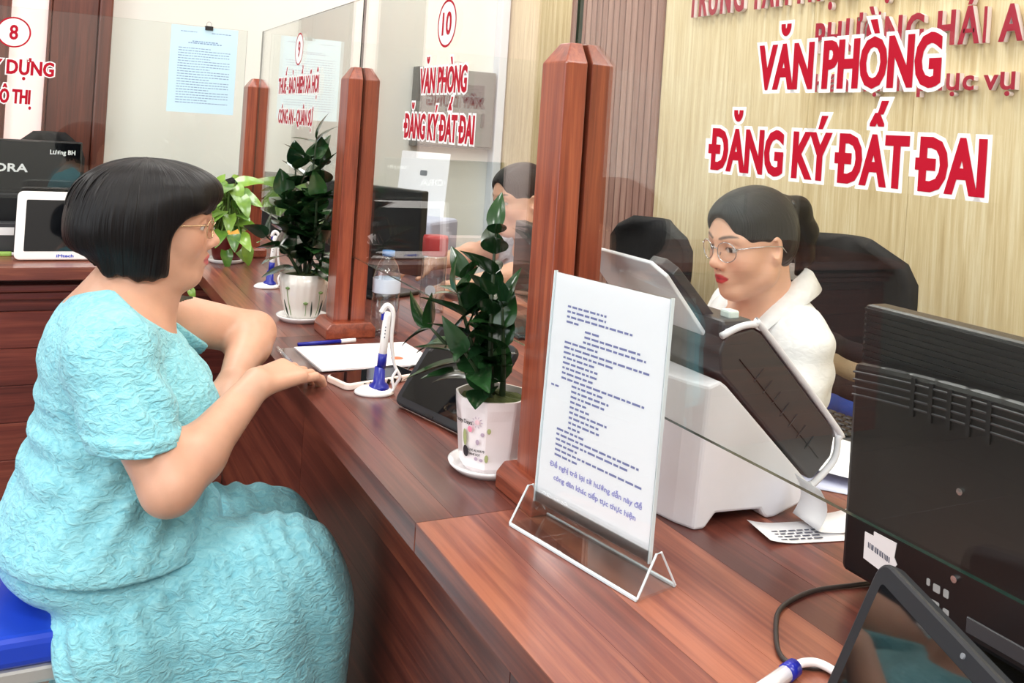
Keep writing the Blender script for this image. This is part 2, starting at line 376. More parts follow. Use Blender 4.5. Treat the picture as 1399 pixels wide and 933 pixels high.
obj('moulding', box((-2.4, YF8+0.06, ZC-0.085), (XF+0.148, YF8+0.11, ZC-0.062), 0.006), 'panel_x', c8, world=True)
obj('moulding', box((-2.4, YF8+0.08, ZC-0.112), (XF+0.148, YF8+0.11, ZC-0.088), 0.005), 'panel_x', c8, world=True)
for j in range(7):
    z = ZC-0.038-0.115*j
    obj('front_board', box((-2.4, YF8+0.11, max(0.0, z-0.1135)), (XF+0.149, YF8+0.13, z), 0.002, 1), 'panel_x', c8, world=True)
# ================================================================== posts and glass
PW = 0.073; PB = 0.034; PD = 0.066
PTOP = 1.525
def post(y, label):
    """two chamfered boards with a slot for the glass, on a stepped base"""
    t = thing('glass_post', label, 'post', (XG, y, ZC), 0, 'posts that hold the glass panes')
    ch = 0.028; h = PTOP-ZC
    for s in (-1, 1):
        xa, xb = sorted((s*0.0035, s*PW/2+s*0.001))
        bm = bmesh.new()
        # top chamfered on both y sides and on the outer x side
        yy = PD/2; xo = xb if s > 0 else xa; xi = xa if s > 0 else xb
        def col(zz, ins_y, ins_x): return [(xi, -yy+ins_y, zz), (xo-s*ins_x, -yy+ins_y, zz), (xo-s*ins_x, yy-ins_y, zz), (xi, yy-ins_y, zz)]
        rings = [col(0.03, 0, 0), col(h-ch, 0, 0), col(h, 0.018, 0.016)]
        V = [[bm.verts.new(p) for p in r] for r in rings]
        for a in range(2):
            for i in range(4): bm.faces.new((V[a][i], V[a][(i+1) % 4], V[a+1][(i+1) % 4], V[a+1][i]))
        bm.faces.new(V[2]); bm.faces.new(V[0][::-1])
        bmesh.ops.recalc_face_normals(bm, faces=bm.faces[:])
        bmesh.ops.bevel(bm, geom=bm.edges[:], offset=0.0015, segments=2, profile=0.5, affect='EDGES')
        obj('board', from_bm(bm), 'post', t)
    b = 0.022
    obj('base', prism([(-PW/2-b, 0), (PW/2+b, 0), (PW/2+b, 0.022), (PW/2+b-0.012, 0.036), (-PW/2-b+0.012, 0.036), (-PW/2-b, 0.022)], -PD/2-b, PD/2+b, 0.003, 2, 'Y'), 'post_h', t)
    return t
P3Y = 1.10; P2Y = 2.10
post(P3Y, 'brown wooden glass post standing between the acrylic notice and the white cactus-print pot')
post(P2Y, 'brown wooden glass post beside the ribbed white plant pot')
# corner post, one square chamfered shaft
t = thing('glass_post', 'single brown wooden corner post behind the pothos plant', 'post', (XG, YG8, ZC), 0, 'posts that hold the glass panes')
rings = [(0.038, 0.03), (0.038, PTOP-ZC-0.03), (0.018, PTOP-ZC)]
bm = bmesh.new(); V = [[bm.verts.new((a*sx_, a*sy_, z)) for sx_, sy_ in ((-1, -1), (1, -1), (1, 1), (-1, 1))] for a, z in rings]
for a in range(2):
    for i in range(4): bm.faces.new((V[a][i], V[a][(i+1) % 4], V[a+1][(i+1) % 4], V[a+1][i]))
bm.faces.new(V[2]); bm.faces.new(V[0][::-1]); bmesh.ops.recalc_face_normals(bm, faces=bm.faces[:])
bmesh.ops.bevel(bm, geom=bm.edges[:], offset=0.002, segments=2, profile=0.5, affect='EDGES')
obj('shaft', from_bm(bm), 'post', t)
obj('base', box((-0.06, -0.06, 0), (0.06, 0.06, 0.034), 0.008), 'post_h', t)
ZG0, ZG1 = 1.085, 1.69
def pane(lo, hi, label, axis):
    bm = bmesh.new(); c = [(a+b)/2 for a, b in zip(lo, hi)]; s = [b-a for a, b in zip(lo, hi)]
    bx(bm, c, s); bm.normal_update()
    ax = 0 if axis == 'x' else 1
    for f in bm.faces: f.material_index = 0 if abs(f.normal[ax]) > 0.5 else 1
    o = obj('glass_screen', from_bm(bm), ['glass', 'glass_edge'])
    return tag(o, label, 'glass screen', 'glass screens above the counters')
GT = 0.0028
pn = pane((XG-GT, -0.35, ZG0), (XG+GT, P3Y-0.001, 1.78), 'clear glass pane with large red lettering, in front of the officer in the white shirt', 'x')
p10 = pane((XG-GT, P3Y+0.006, ZG0), (XG+GT, P2Y-0.001, 1.78), 'clear glass pane marked with a circled 10 above red lettering', 'x')
p9 = pane((XG-GT, P2Y+0.006, ZG0), (XG+GT, YG8-0.045, ZG1), 'clear glass pane marked with a circled 9, seen nearly edge on', 'x')
p8 = pane((-1.6, YG8-GT, ZG0), (XG-0.045, YG8+GT, ZG1), 'clear glass pane marked with a circled 8, a sheet clipped to its top', 'y')
UX, UY, UZ = Vector((1, 0, 0)), Vector((0, 1, 0)), Vector((0, 0, 1))
def sticker_x(s, pl, pr, zpair, parent, outline=0.125, off=0.135, x=XG-GT):
    """red text with white outline on the customer face of a pane in plane x; pl, pr photo points of the baseline ends, zpair photo points (cap top, baseline)"""
    a = on_x(*pl, x); b = on_x(*pr, x); zt = on_x(*zpair[0], x).z; zb = on_x(*zpair[1], x).z
    O = Vector((x, a.y, zb)); wd = a.y-b.y
    o = obj('lettering_backing', text_fit(s, O, -UY, UZ, wd, zt-zb, off, outline, 0, 0.0004), 'white_sticker', parent)
    obj('lettering', text_fit(s, O, -UY, UZ, wd, zt-zb, off, 0, 0, 0.0009), 'red_sticker', o)
def sticker_y(s, pl, pr, zpair, parent, outline=0.125, off=0.135, y=YG8-GT):
    a = on_y(*pl, y); b = on_y(*pr, y); zt = on_y(*zpair[0], y).z; zb = on_y(*zpair[1], y).z
    O = Vector((a.x, y, zb)); wd = b.x-a.x
    o = obj('lettering_backing', text_fit(s, O, UX, UZ, wd, zt-zb, off, outline, 0, 0.0004), 'white_sticker', parent)
    obj('lettering', text_fit(s, O, UX, UZ, wd, zt-zb, off, 0, 0, 0.0009), 'red_sticker', o)
def disc(c, U, V, ru, rv, lift, n=40, hole=0):
    W = U.cross(V); v = []; f = []
    for r in ((1, hole) if hole else (1,)):
        for i in range(n):
            a = 2*math.pi*i/n; v.append(c+U*(ru*r*math.cos(a))+V*(rv*r*math.sin(a))+W*lift)
    if hole: f = [(i, (i+1) % n, n+(i+1) % n, n+i) for i in range(n)]
    else: f = [tuple(range(n))]
    return me_py(v, f)
def badge(num, c, U, V, r, parent, wfrac):
    o = obj('number_badge', disc(c, U, V, r, r, 0.0004), 'white_sticker', parent)
    obj('badge_ring', disc(c, U, V, r, r, 0.0007, hole=0.9), 'red_sticker', o)
    h = r*1.0; wd = wfrac*r
    obj('badge_number', text_fit(num, c-U*wd/2-V*h/2, U, V, wd, h, 0.1, 0, 0, 0.0009), 'red_sticker', o)
sticker_x('VĂN PHÒNG', (1034, 123), (1288, 121), ((1100, 56), (1100, 124)), pn)
sticker_x('ĐĂNG KÝ ĐẤT ĐAI', (970, 232), (1350, 273), ((1100, 178), (1100, 247)), pn)
sticker_x('VĂN PHÒNG', (573, 127), (638, 129), ((606, 90), (606, 128)), p10)
sticker_x('ĐĂNG KÝ ĐẤT ĐAI', (552, 187), (648, 200), ((600, 155), (600, 194)), p10)
c10 = on_x(611, 32, XG-GT); badge('10', c10, -UY, UZ, c10.z and (on_x(611, 0, XG-GT).z-on_x(611, 65, XG-GT).z)/2, p10, 1.05)
sticker_x('THUẾ - BẢO HIỂM XÃ HỘI', (380, 128), (436, 129), ((408, 104), (408, 128)), p9)
sticker_x('CÔNG AN - QUÂN SỰ', (380, 168), (427, 174), ((405, 149), (405, 171)), p9)
c9 = on_x(409, 67, XG-GT); badge('9', c9, -UY, UZ, (on_x(409, 45, XG-GT).z-on_x(409, 89, XG-GT).z)/2, p9, 0.6)
sticker_y('XÂY DỰNG', (-46, 98), (74, 106), ((20, 81), (20, 102)), p8)
sticker_y('ĐÔ THỊ', (-14, 141), (45, 143), ((20, 121), (20, 142)), p8)
c8c = on_y(19, 44, YG8-GT); badge('8', c8c, UX, UZ, (on_y(19, 23, YG8-GT).z-on_y(19, 65, YG8-GT).z)/2, p8, 0.55)
# raised letters on the oak wall
def wall_text(s, pl, pr, zpair, label):
    """one raised letter per object: white sided body with a red face"""
    a = on_x(*pl, XW-0.005); b = on_x(*pr, XW-0.005); zt = on_x(*zpair[0], XW-0.005).z; zb = on_x(*zpair[1], XW-0.005).z
    t = thing('wall_lettering', label, 'lettering', (XW-0.004, a.y, zb), 0, 'raised letters on the oak wall')
    x0, x1, _ = text_ext(s); hh = text_ext('H')[2]; k = (a.y-b.y)/(x1-x0); cap = zt-zb
    for i, ch in enumerate(s):
        if ch == ' ': continue
        e = text_ext(ch); off = (text_ext(s[:i+1])[1]-e[1]+e[0]-x0)*k; wd = (e[1]-e[0])*k
        O = Vector((0, -off, 0))
        o = obj('letter', text_fit(ch, O, -UY, UZ, wd+0.004, cap, 0.11, 0, 0.02, 0.011), 'white_letter', t)
        obj('letter_face', text_fit(ch, O, -UY, UZ, wd+0.004, cap, 0.11, 0, 0.001, 0.0219), 'red_letter', o)
wall_text('TRUNG TÂM PHỤC VỤ HÀNH CHÍNH CÔNG', (946, 16), (1760, 0), ((1060, -36), (1060, 12)), 'top row of raised red letters on the oak wall')
wall_text('PHƯỜNG HẢI AN', (1118, 74), (1440, 60), ((1300, 14), (1300, 64)), 'middle row of raised red capital letters on the oak wall')
wall_text('Hân hạnh phục vụ', (1118, 126), (1392, 125), ((1300, 95), (1300, 125)), 'lowest row of small raised red letters on the oak wall')
# ================================================================== small things on the counters
R90 = math.radians(90)
def word_bars(w_, rows, lift=0.0003, y=0.0, seed=1):
    """printed lines too small to read: rows of thin word strokes in the local XZ plane (x right, z up, facing -y). rows: (x0, x1, z, h)"""
    rnd = random.Random(seed); v = []; f = []
    for x0, x1, z, h in rows:
        x = x0
        while x < x1-0.002:
            L = min(rnd.uniform(0.004, 0.013)*w_/0.2, x1-x); n = len(v)
            v += [(x, y-lift, z), (x+L, y-lift, z), (x+L, y-lift, z+h), (x, y-lift, z+h)]; f.append((n, n+1, n+2, n+3)); x += L+0.0022*w_/0.2
    me = me_py(v, f, 'print'); return me
# ---- acrylic notice
nA = Vector((0.584, 1.024, ZC)); nB = Vector((0.623, 0.840, ZC)); nd = (nB-nA); NW = 0.198; nrot = math.atan2(nd.y, nd.x)
t = thing('notice_stand', 'clear acrylic stand with a white printed notice sheet on the near counter', 'notice stand', (nA+nd*0.5), nrot)
NH = 0.293; tilt = -0.035
bm = bmesh.new()
hw = NW/2+0.012
for sgn in (-1, 1):   # two leaning plates and a floor plate make the clear triangular foot
    a = Matrix.Translation((0, sgn*0.017, 0.0235)) @ Matrix.Rotation(sgn*0.52, 4, 'X')
    bx(bm, (0, 0, 0), (2*hw, 0.003, 0.050), a)
bx(bm, (0, 0, 0.0018), (2*hw, 0.062, 0.003))
obj('foot', from_bm(bm), 'acrylic', t)
edge = mat('acrylic_edge', srgb(214, 226, 230), 0.15)
for yy in (-0.031, 0.031): obj('foot_edge', box((-hw, yy-0.0018, 0.0), (hw, yy+0.0018, 0.0045), 0.001, 1), edge, t)
for sx_ in (-1, 1):
    obj('foot_edge', tube([(sx_*hw, -0.031, 0.003), (sx_*hw, -0.004, 0.046), (sx_*hw, 0.004, 0.046), (sx_*hw, 0.031, 0.003)], 0.0014, 6), edge, t)
obj('clip_strip', box((-NW/2, -0.0065, 0.022), (NW/2, 0.0065, 0.050), 0.001, 1), 'acrylic', t)
sh = obj('notice_sheet', box((-NW/2+0.001, -0.0006, 0.0), (NW/2-0.001, 0.0006, NH), 0), 'paper', t, (0, 0, 0.03), (tilt, 0, 0))
obj('cover', box((-NW/2, -0.0035, 0.0), (NW/2, -0.0022, NH+0.002), 0), 'acrylic', t, (0, 0, 0.03), (tilt, 0, 0))
for sx_ in (-1, 1): obj('cover_edge', box((sx_*NW/2-0.0008, -0.0035, 0.0), (sx_*NW/2+0.0008, 0.002, NH+0.002), 0), edge, t, (0, 0, 0.03), (tilt, 0, 0))
rows = []
L0 = -NW/2+0.028
spec = [(0, .42), (0, .42), (0, .70), (0, .14), (.21, .36), (.21, .78), (.2, .84), (0, .36), (0, .88), (0, .54), (0, .34), (0, .38), (0, .38), (0, .36), (0, .86), (.12, .46), (.12, .52), (.12, .48), (.12, .3), (.12, .33), (.12, .52), (.12, .44), (.12, .45), (.12, .25), (0, .3), (0, .86), (0, .78), (0, .24), (0, .90), (0, .25)]
for i, (a, b) in enumerate(spec):
    rows.append((L0+a*0.165, L0+b*0.165, NH-0.040-i*0.0064, 0.0026))
rows.append((-NW/2+0.010, -NW/2+0.027, NH-0.142, 0.0024))
obj('small_print', word_bars(0.2, rows, 0.0003, -0.0006, 3), 'ink', sh)['kind'] = 'stuff'
inkb = mat('print_violet_outline', srgb(150, 150, 214), 0.8)
obj('large_print', text_fit('Đề nghị trả lại tờ hướng dẫn này để', Vector((-NW/2+0.022, -0.0006, 0.052)), UX, UZ, 0.158, 0.0068, 0.12, 0, 0, 0.0004, 2), inkb, sh)
obj('large_print', text_fit('công dân khác tiếp tục thực hiện', Vector((-NW/2+0.030, -0.0006, 0.037)), UX, UZ, 0.142, 0.0068, 0.12, 0, 0, 0.0004, 2), inkb, sh)
# ---- pen stands
def pen_stand(loc, rz, label, lean=0.05):
    t = thing('pen_stand', label, 'pen stand', loc, rz, 'white and blue counter pens')
    def ov(k): return lambda r, z, a: r*(1.0 if abs(math.cos(a)) < 0.01 else 1.0)
    me = lathe([(0.0, 0.0), (0.031, 0.0), (0.033, 0.003), (0.031, 0.007), (0.022, 0.013), (0.0, 0.017)], 28)
    for v in me.vertices: v.co.x *= 1.12; v.co.y *= 0.85
    obj('base', me, 'white_gloss', t, smooth=True)
    me = lathe([(0.0, 0.008), (0.021, 0.008), (0.018, 0.016), (0.011, 0.022), (0.0095, 0.05), (0.0, 0.05)], 20)
    obj('socket', me, 'blue', t, (0.008, 0, 0), smooth=True)
    p = obj('pen', lathe([(0.0, 0.03), (0.0075, 0.03), (0.0078, 0.10), (0.0074, 0.145), (0.006, 0.152), (0.0, 0.153)], 16), 'white_gloss', t, (0.008, 0, 0), (0, lean, 0), smooth=True)
    obj('pen_collar', lathe([(0.0, 0.048), (0.0084, 0.048), (0.0084, 0.075), (0.0, 0.076)], 16), 'blue', p, smooth=True)
    obj('pen_button', box((-0.011, -0.004, 0.136), (-0.003, 0.004, 0.152), 0.002), 'blue', p)
    for k, zz in enumerate((0.105, 0.112, 0.118, 0.124)): obj('pen_mark', box((-0.0012, -0.0082, zz), (0.0006, -0.0074, zz+(0.002 if k else 0.0028))), 'ink_dark', p)
    cp = spline([(0.004, 0, 0.150), (0.014, 0.0, 0.164), (0.026, 0.001, 0.150), (0.026, 0.002, 0.10), (0.034, 0.004, 0.055), (0.046, 0.004, 0.032), (0.040, 0.006, 0.018), (0.034, 0.004, 0.006)], 6)
    obj('cord', tube(cp, [0.0055-0.0025*min(1, i/24) for i in range(len(cp))], 8), 'white_gloss', t, smooth=True)
    cp = spline([(0.040, 0.004, 0.045), (0.032, -0.004, 0.030), (0.036, -0.006, 0.012), (0.028, -0.004, 0.004)], 6)
    obj('cord', tube(cp, 0.0028, 8), 'white_gloss', t, smooth=True)
    return t
pen_stand((0.562, 1.622, ZC), -0.35, 'white and blue pen on a round stand in front of the phone')
pen_stand((0.588, 2.70, ZC), -0.35, 'white and blue pen on a stand between the pothos and the ribbed pot')
# third pen: lying out of its stand beside the near tablet
t = thing('ballpoint_pen', 'white and blue pen lying on the counter beside the looping black cable', 'pen', (0.625, 0.640, ZC), 0.0, 'white and blue counter pens')
me = tube([(-0.055, -0.020, 0.009), (0.024, 0.005, 0.009)], 0.0075, 14); obj('barrel', me, 'white_gloss', t, smooth=True)
obj('collar', tube([(0.020, 0.0038, 0.009), (0.036, 0.0088, 0.009)], 0.0082, 14), 'blue', t, smooth=True)
obj('cord', tube(spline([(0.034, 0.008, 0.009), (0.050, 0.013, 0.008), (0.066, 0.009, 0.007), (0.072, -0.006, 0.006), (0.066, -0.02, 0.005)], 7), 0.0042, 10), 'white_gloss', t, smooth=True)
# ---- tablets facing the customers
def tablet(name, loc, rz, w_, h_, lean, label, frame='black_soft', thick=0.014, bez=0.014, scr='screen', group=None, marks=True):
    t = thing(name, label, 'tablet', loc, rz, group)
    e = (-lean, 0, 0); zc = h_/2
    def q(poly, y0, y1, bev=0.0): return prism([(a, b+zc) for a, b in poly], y0, y1, bev, 2, 'Y')
    z0 = 0.004
    c = obj('case', q(rrect(w_, h_, 0.016), -thick/2, thick/2, 0.003), frame, t, (0, 0, z0), e)
    obj('screen', q(rrect(w_-2*bez, h_-2*bez, 0.004), -thick/2-0.0006, -thick/2+0.001), scr, c)
    if marks:
        obj('camera_dot', q([(x*0.0018, h_/2-bez*0.5+y*0.0018) for x, y in rrect(2, 2, 0.9)], -thick/2-0.0012, -thick/2), 'grey', c)
        obj('port', q([(x, y-h_/2+0.004) for x, y in rrect(0.022, 0.004, 0.0018)], -thick/2-0.001, thick/2), 'black', c)
    d = h_*math.sin(lean)
    obj('stand_leg', tube([(0, d*0.75+thick, h_*0.72*math.cos(lean)), (0, d*0.75+0.07, 0.004)], 0.006, 8), 'black', t)
    obj('stand_foot', box((-w_*0.3, d*0.75+0.05, 0.0), (w_*0.3, d*0.75+0.08, 0.008), 0.002), 'black', t)
    return t
tA = Vector((0.572, 1.545, ZC)); tB = Vector((0.625, 1.335, ZC)); td = tB-tA
tablet('tablet', tA+td*0.5+Vector((0.004, 0, 0)), math.atan2(td.y, td.x), 0.215, 0.165, 0.62, 'black tablet leaning beside the cactus-print plant pot')
tC = on_z(1195, 772, 1.075); tabx = tC + Vector((-0.075, 0.0, 0)); 
trz = math.radians(-114)
tdir = Vector((math.cos(trz), math.sin(trz), 0))
tablet('tablet', Vector((tC.x-0.066, tC.y+0.012, ZC))+tdir*0.125, trz, 0.25, 0.196, 0.36, 'large black tablet leaning in front of the monitor back', bez=0.015)
# small black tablet stand half hidden behind the ribbed pot
tablet('tablet', (0.60, 2.43, ZC), math.radians(-100), 0.19, 0.13, 0.7, 'black tablet half hidden behind the ribbed white pot')
# ---- phone and papers by the customer's hand
t = thing('document_folder', 'clear plastic folder under the printed sheets by the customer hand', 'folder', (0.60, 1.86, ZC), 0)
PA, PB_, PC, PD_ = on_z(372, 492, ZC), on_z(430, 479, ZC), on_z(560, 476, ZC), on_z(455, 514, ZC)
fold = [(0.462, 1.975), (0.745, 1.975), (0.745, 1.775), (0.462, 1.775)]
obj('film', prism([(x-0.60, y-1.86) for x, y in fold], 0.0, 0.0035), 'acrylic', t)
obj('film_fold', tube([(-0.138, 0.115, 0.004), (-0.138, -0.085, 0.004)], 0.004, 8), 'acrylic', t)
t = thing('printed_sheet', 'white printed form with a round red stamp beside the pen stand', 'paper', (0.62, 1.86, ZC+0.0038), 0)
poly = [(-0.125, 0.105), (0.125, 0.105), (0.135, -0.085), (-0.115, -0.085)]
obj('sheet', prism(poly, 0.0, 0.0035), 'paper', t)
pk = mat('print_pale_pink', srgb(240, 214, 226), 0.8)
bm = bmesh.new()
for i in range(9):
    for j in range(3):
        bx(bm, (-0.02+0.016*i, 0.06-0.05*j, 0.0037), (0.0018, 0.036, 0.0003))
o = obj('small_print', from_bm(bm), pk, t); o['kind'] = 'stuff'
obj('stamp', lathe([(0.0, 0.0035), (0.013, 0.0035), (0.013, 0.0039), (0, 0.0039)], 24, (0.06, -0.03, 0)), mat('red_stamp', srgb(238, 120, 84), 0.8), t)
tp = Vector((0.615, 1.715, ZC)); 
t = thing('phone', 'mobile phone lying on the counter edge in a cream and black striped case', 'phone', tp, math.radians(16))
obj('case', prism(rrect(0.165, 0.078, 0.012), 0.0, 0.0125, 0.003, 2), mat('cream_case', srgb(244, 226, 216), 0.4), t, (-0.03, 0, 0))
obj('screen', prism(rrect(0.155, 0.069, 0.009), 0.0122, 0.0132), 'screen', t, (-0.03, 0, 0))
st = box((-0.0035, -0.0006, 0.0), (0.0035, 0.0006, 0.0085), 0.0003, 1)
for k in range(7): obj('stripe', st, 'black', t, (-0.075+0.0135*k, -0.0402, 0.002), (0, 0.35, 0))
obj('cable', tube(spline([(0.05, 0.0, 0.008), (0.075, 0.01, 0.012), (0.10, -0.004, 0.01), (0.085, -0.03, 0.006), (0.12, -0.04, 0.005)], 7), 0.0022, 8), 'black', t, smooth=True)
# blue pen under the folder edge
t = thing('ballpoint_pen', 'blue ballpoint pen lying behind the printed form', 'pen', (0.56, 2.0, ZC), 0.12)
obj('barrel', tube([(-0.05, 0, 0.005), (0.05, 0, 0.005)], 0.0045, 10), 'blue', t, smooth=True)
obj('cap', tube([(0.05, 0, 0.005), (0.085, 0, 0.005)], 0.005, 10), 'white', t, smooth=True)
# ---- pots
def ribbed(r, z, a): return r*(1+0.022*abs(math.sin(a*11)))
soil = mat('moss_soil', srgb(74, 84, 40), 0.95, noise=0.5, nscale=60, bump=1.0, bscale=120)
def soil_mesh(r, z):
    me = lathe([(0.0, z+0.008), (r*0.5, z+0.007), (r*0.9, z+0.002), (r, z-0.004)], 24)
    for v in me.vertices: v.co.z += random.uniform(-0.002, 0.003)
    return me
pot1 = thing('plant_pot', 'ribbed white ceramic pot with painted stems holding a dark leafy plant', 'plant pot', (0.585, 2.262, ZC), 0.0)
ceram = mat('cream_ceramic', srgb(238, 234, 226), 0.18, coat=0.4)
obj('vessel', lathe([(0.0, 0.008), (0.036, 0.008), (0.043, 0.02), (0.052, 0.05), (0.058, 0.09), (0.060, 0.118), (0.056, 0.118), (0.054, 0.10)], 88, fn=ribbed), ceram, pot1, smooth=True)
obj('saucer', lathe([(0.0, 0.0), (0.052, 0.0), (0.062, 0.010), (0.064, 0.014), (0.060, 0.014), (0.05, 0.007), (0, 0.007)], 40), 'white_gloss', pot1, smooth=True)
obj('soil', soil_mesh(0.0545, 0.108), soil, pot1)
gr = mat('painted_green', srgb(120, 150, 90), 0.3); dg_ = mat('painted_dark_green', srgb(48, 66, 56), 0.3)
def on_pot(R, a, z, r_off=0.002): return Vector((math.cos(a)*(R(z)+r_off), math.sin(a)*(R(z)+r_off), z))
def R1(z): return np.interp(z, [0.008, 0.02, 0.05, 0.09, 0.118], [0.036, 0.043, 0.052, 0.058, 0.060])
for a, z1 in ((math.radians(215), 0.085), (math.radians(262), 0.05), (math.radians(300), 0.075)):
    obj('painted_stem', tube([on_pot(R1, a+0.04*math.sin(z*60), z) for z in np.linspace(0.018, z1, 8)], 0.0008, 5), gr, pot1)
    obj('painted_flower', lathe([(0, -0.004), (0.005, -0.002), (0.006, 0.002), (0, 0.004)], 10, on_pot(R1, a, z1)), gr, pot1)
for a in (math.radians(205), math.radians(283), math.radians(318)):
    obj('painted_leaf', tube([on_pot(R1, a-0.12*(z-0.015)/0.05, z) for z in np.linspace(0.015, 0.055, 6)], [0.0006, 0.0018, 0.0022, 0.0018, 0.0012, 0.0004], 6), dg_, pot1)
pot2 = thing('plant_pot', 'white faceted pot printed with cacti and a sun holding a dark leafy plant', 'plant pot', (0.609, 1.222, ZC), 0.0)
pinkc = mat('pale_pink_ceramic', srgb(246, 238, 240), 0.2, coat=0.35)
def facet(n, ph):
    def fn(r, z, a):
        k = math.pi/n; q = ((a-ph) % (2*k))-k
        return r*math.cos(k)/max(0.2, math.cos(q)) if 0.012 < z < 0.085 else r*(0.5+0.5*math.cos(k)/math.cos(q))
    return fn
def R2(z): return np.interp(z, [0.006, 0.016, 0.112], [0.040, 0.046, 0.057])
obj('vessel', lathe([(0.0, 0.006), (0.040, 0.006), (0.0465, 0.013), (0.0545, 0.084), (0.0562, 0.10), (0.0568, 0.112), (0.0535, 0.112), (0.052, 0.10)], 96, fn=facet(8, math.radians(10))), pinkc, pot2, smooth=False)
obj('saucer', lathe([(0.0, 0.0), (0.050, 0.0), (0.060, 0.009), (0.0615, 0.013), (0.058, 0.013), (0.05, 0.006), (0, 0.006)], 44), 'white_gloss', pot2, smooth=True)
obj('soil', soil_mesh(0.052, 0.103), soil, pot2)
# print on the pot, laid on its curved face
def curved_disc(R, a0, z0, ra, rz_, n=14, lift=0.0014, pot=None, m_='ink', name='print_motif'):
    c = [on_pot(R, a0+ra*math.cos(2*math.pi*i/n)/R(z0), z0+rz_*math.sin(2*math.pi*i/n), lift) for i in range(n)]
    return obj(name, me_py(c+[on_pot(R, a0, z0, lift+0.0003)], [(i, (i+1) % n, n) for i in range(n)]), m_, pot)
pinkp = mat('print_pink', srgb(250, 150, 178), 0.5); blk = mat('print_black', srgb(44, 38, 44), 0.5); grn = mat('print_cactus_green', srgb(168, 176, 120), 0.5); lil = mat('print_lilac', srgb(186, 166, 186), 0.5)
A0 = math.radians(196)
curved_disc(R2, A0+0.05, 0.036, 0.0055, 0.0085, 12, pot=pot2, m_=blk); curved_disc(R2, A0+0.03, 0.056, 0.0036, 0.0125, 12, pot=pot2, m_=grn)
curved_disc(R2, A0+0.22, 0.070, 0.004, 0.0045, 12, pot=pot2, m_=pinkp)
for da, z, rz_, mm_ in ((0.78, 0.071, 0.0042, grn), (0.74, 0.030, 0.006, grn), (0.46, 0.053, 0.0042, lil), (0.6, 0.065, 0.003, lil), (0.42, 0.028, 0.0028, lil), (0.58, 0.027, 0.0024, lil)):
    curved_disc(R2, A0+da, z, 0.0028, rz_, 10, pot=pot2, m_=mm_)
for k in range(10):
    a = 2*math.pi*k/10; sa, sz = A0+0.44, 0.082
    p = [on_pot(R2, sa+r*math.cos(a)/0.054, sz+r*math.sin(a), 0.0012) for r in (0.0055, 0.0085)]
    obj('sun_ray', tube(p, 0.0005, 4), lil, pot2)
curved_disc(R2, A0+0.44, 0.082, 0.0036, 0.0038, 12, pot=pot2, m_=mat('print_pale_pink_sun', srgb(244, 206, 214), 0.5))
def pot_text(s, R, a0, z0, width, cap, pot, m_):
    x0, x1, _ = text_ext(s); hh = text_ext('H')[2]
    v, f = glyphs(s, width/(x1-x0), cap/hh, cap*0.06, 2)
    p = [on_pot(R, a0+(x)/R(z0), z0+y, 0.0014) for x, y, _z in v]
    obj('lettering', me_py(p, f), m_, pot)
pot_text('Happy Days', R2, A0-0.42, 0.077, 0.037, 0.0055, pot2, blk)
pot_text('LIVE ALWAYS', R2, A0+0.17, 0.0385, 0.024, 0.0034, pot2, blk)
pot_text('DRINK HOT', R2, A0+0.17, 0.0325, 0.018, 0.0032, pot2, blk)
pot0 = thing('plant_pot', 'dark red pot on a white saucer holding a yellow green pothos', 'plant pot', (0.556, 3.185, ZC), 0.0)
obj('vessel', lathe([(0.0, 0.006), (0.042, 0.006), (0.048, 0.02), (0.06, 0.09), (0.062, 0.1), (0.057, 0.1), (0.055, 0.09)], 32), mat('dark_red_pot', srgb(104, 30, 30), 0.3), pot0, smooth=True)
obj('saucer', lathe([(0.0, 0.0), (0.056, 0.0), (0.066, 0.012), (0.064, 0.014), (0.055, 0.006), (0, 0.006)], 32), 'white_gloss', pot0, smooth=True)
obj('soil', soil_mesh(0.055, 0.09), soil, pot0)
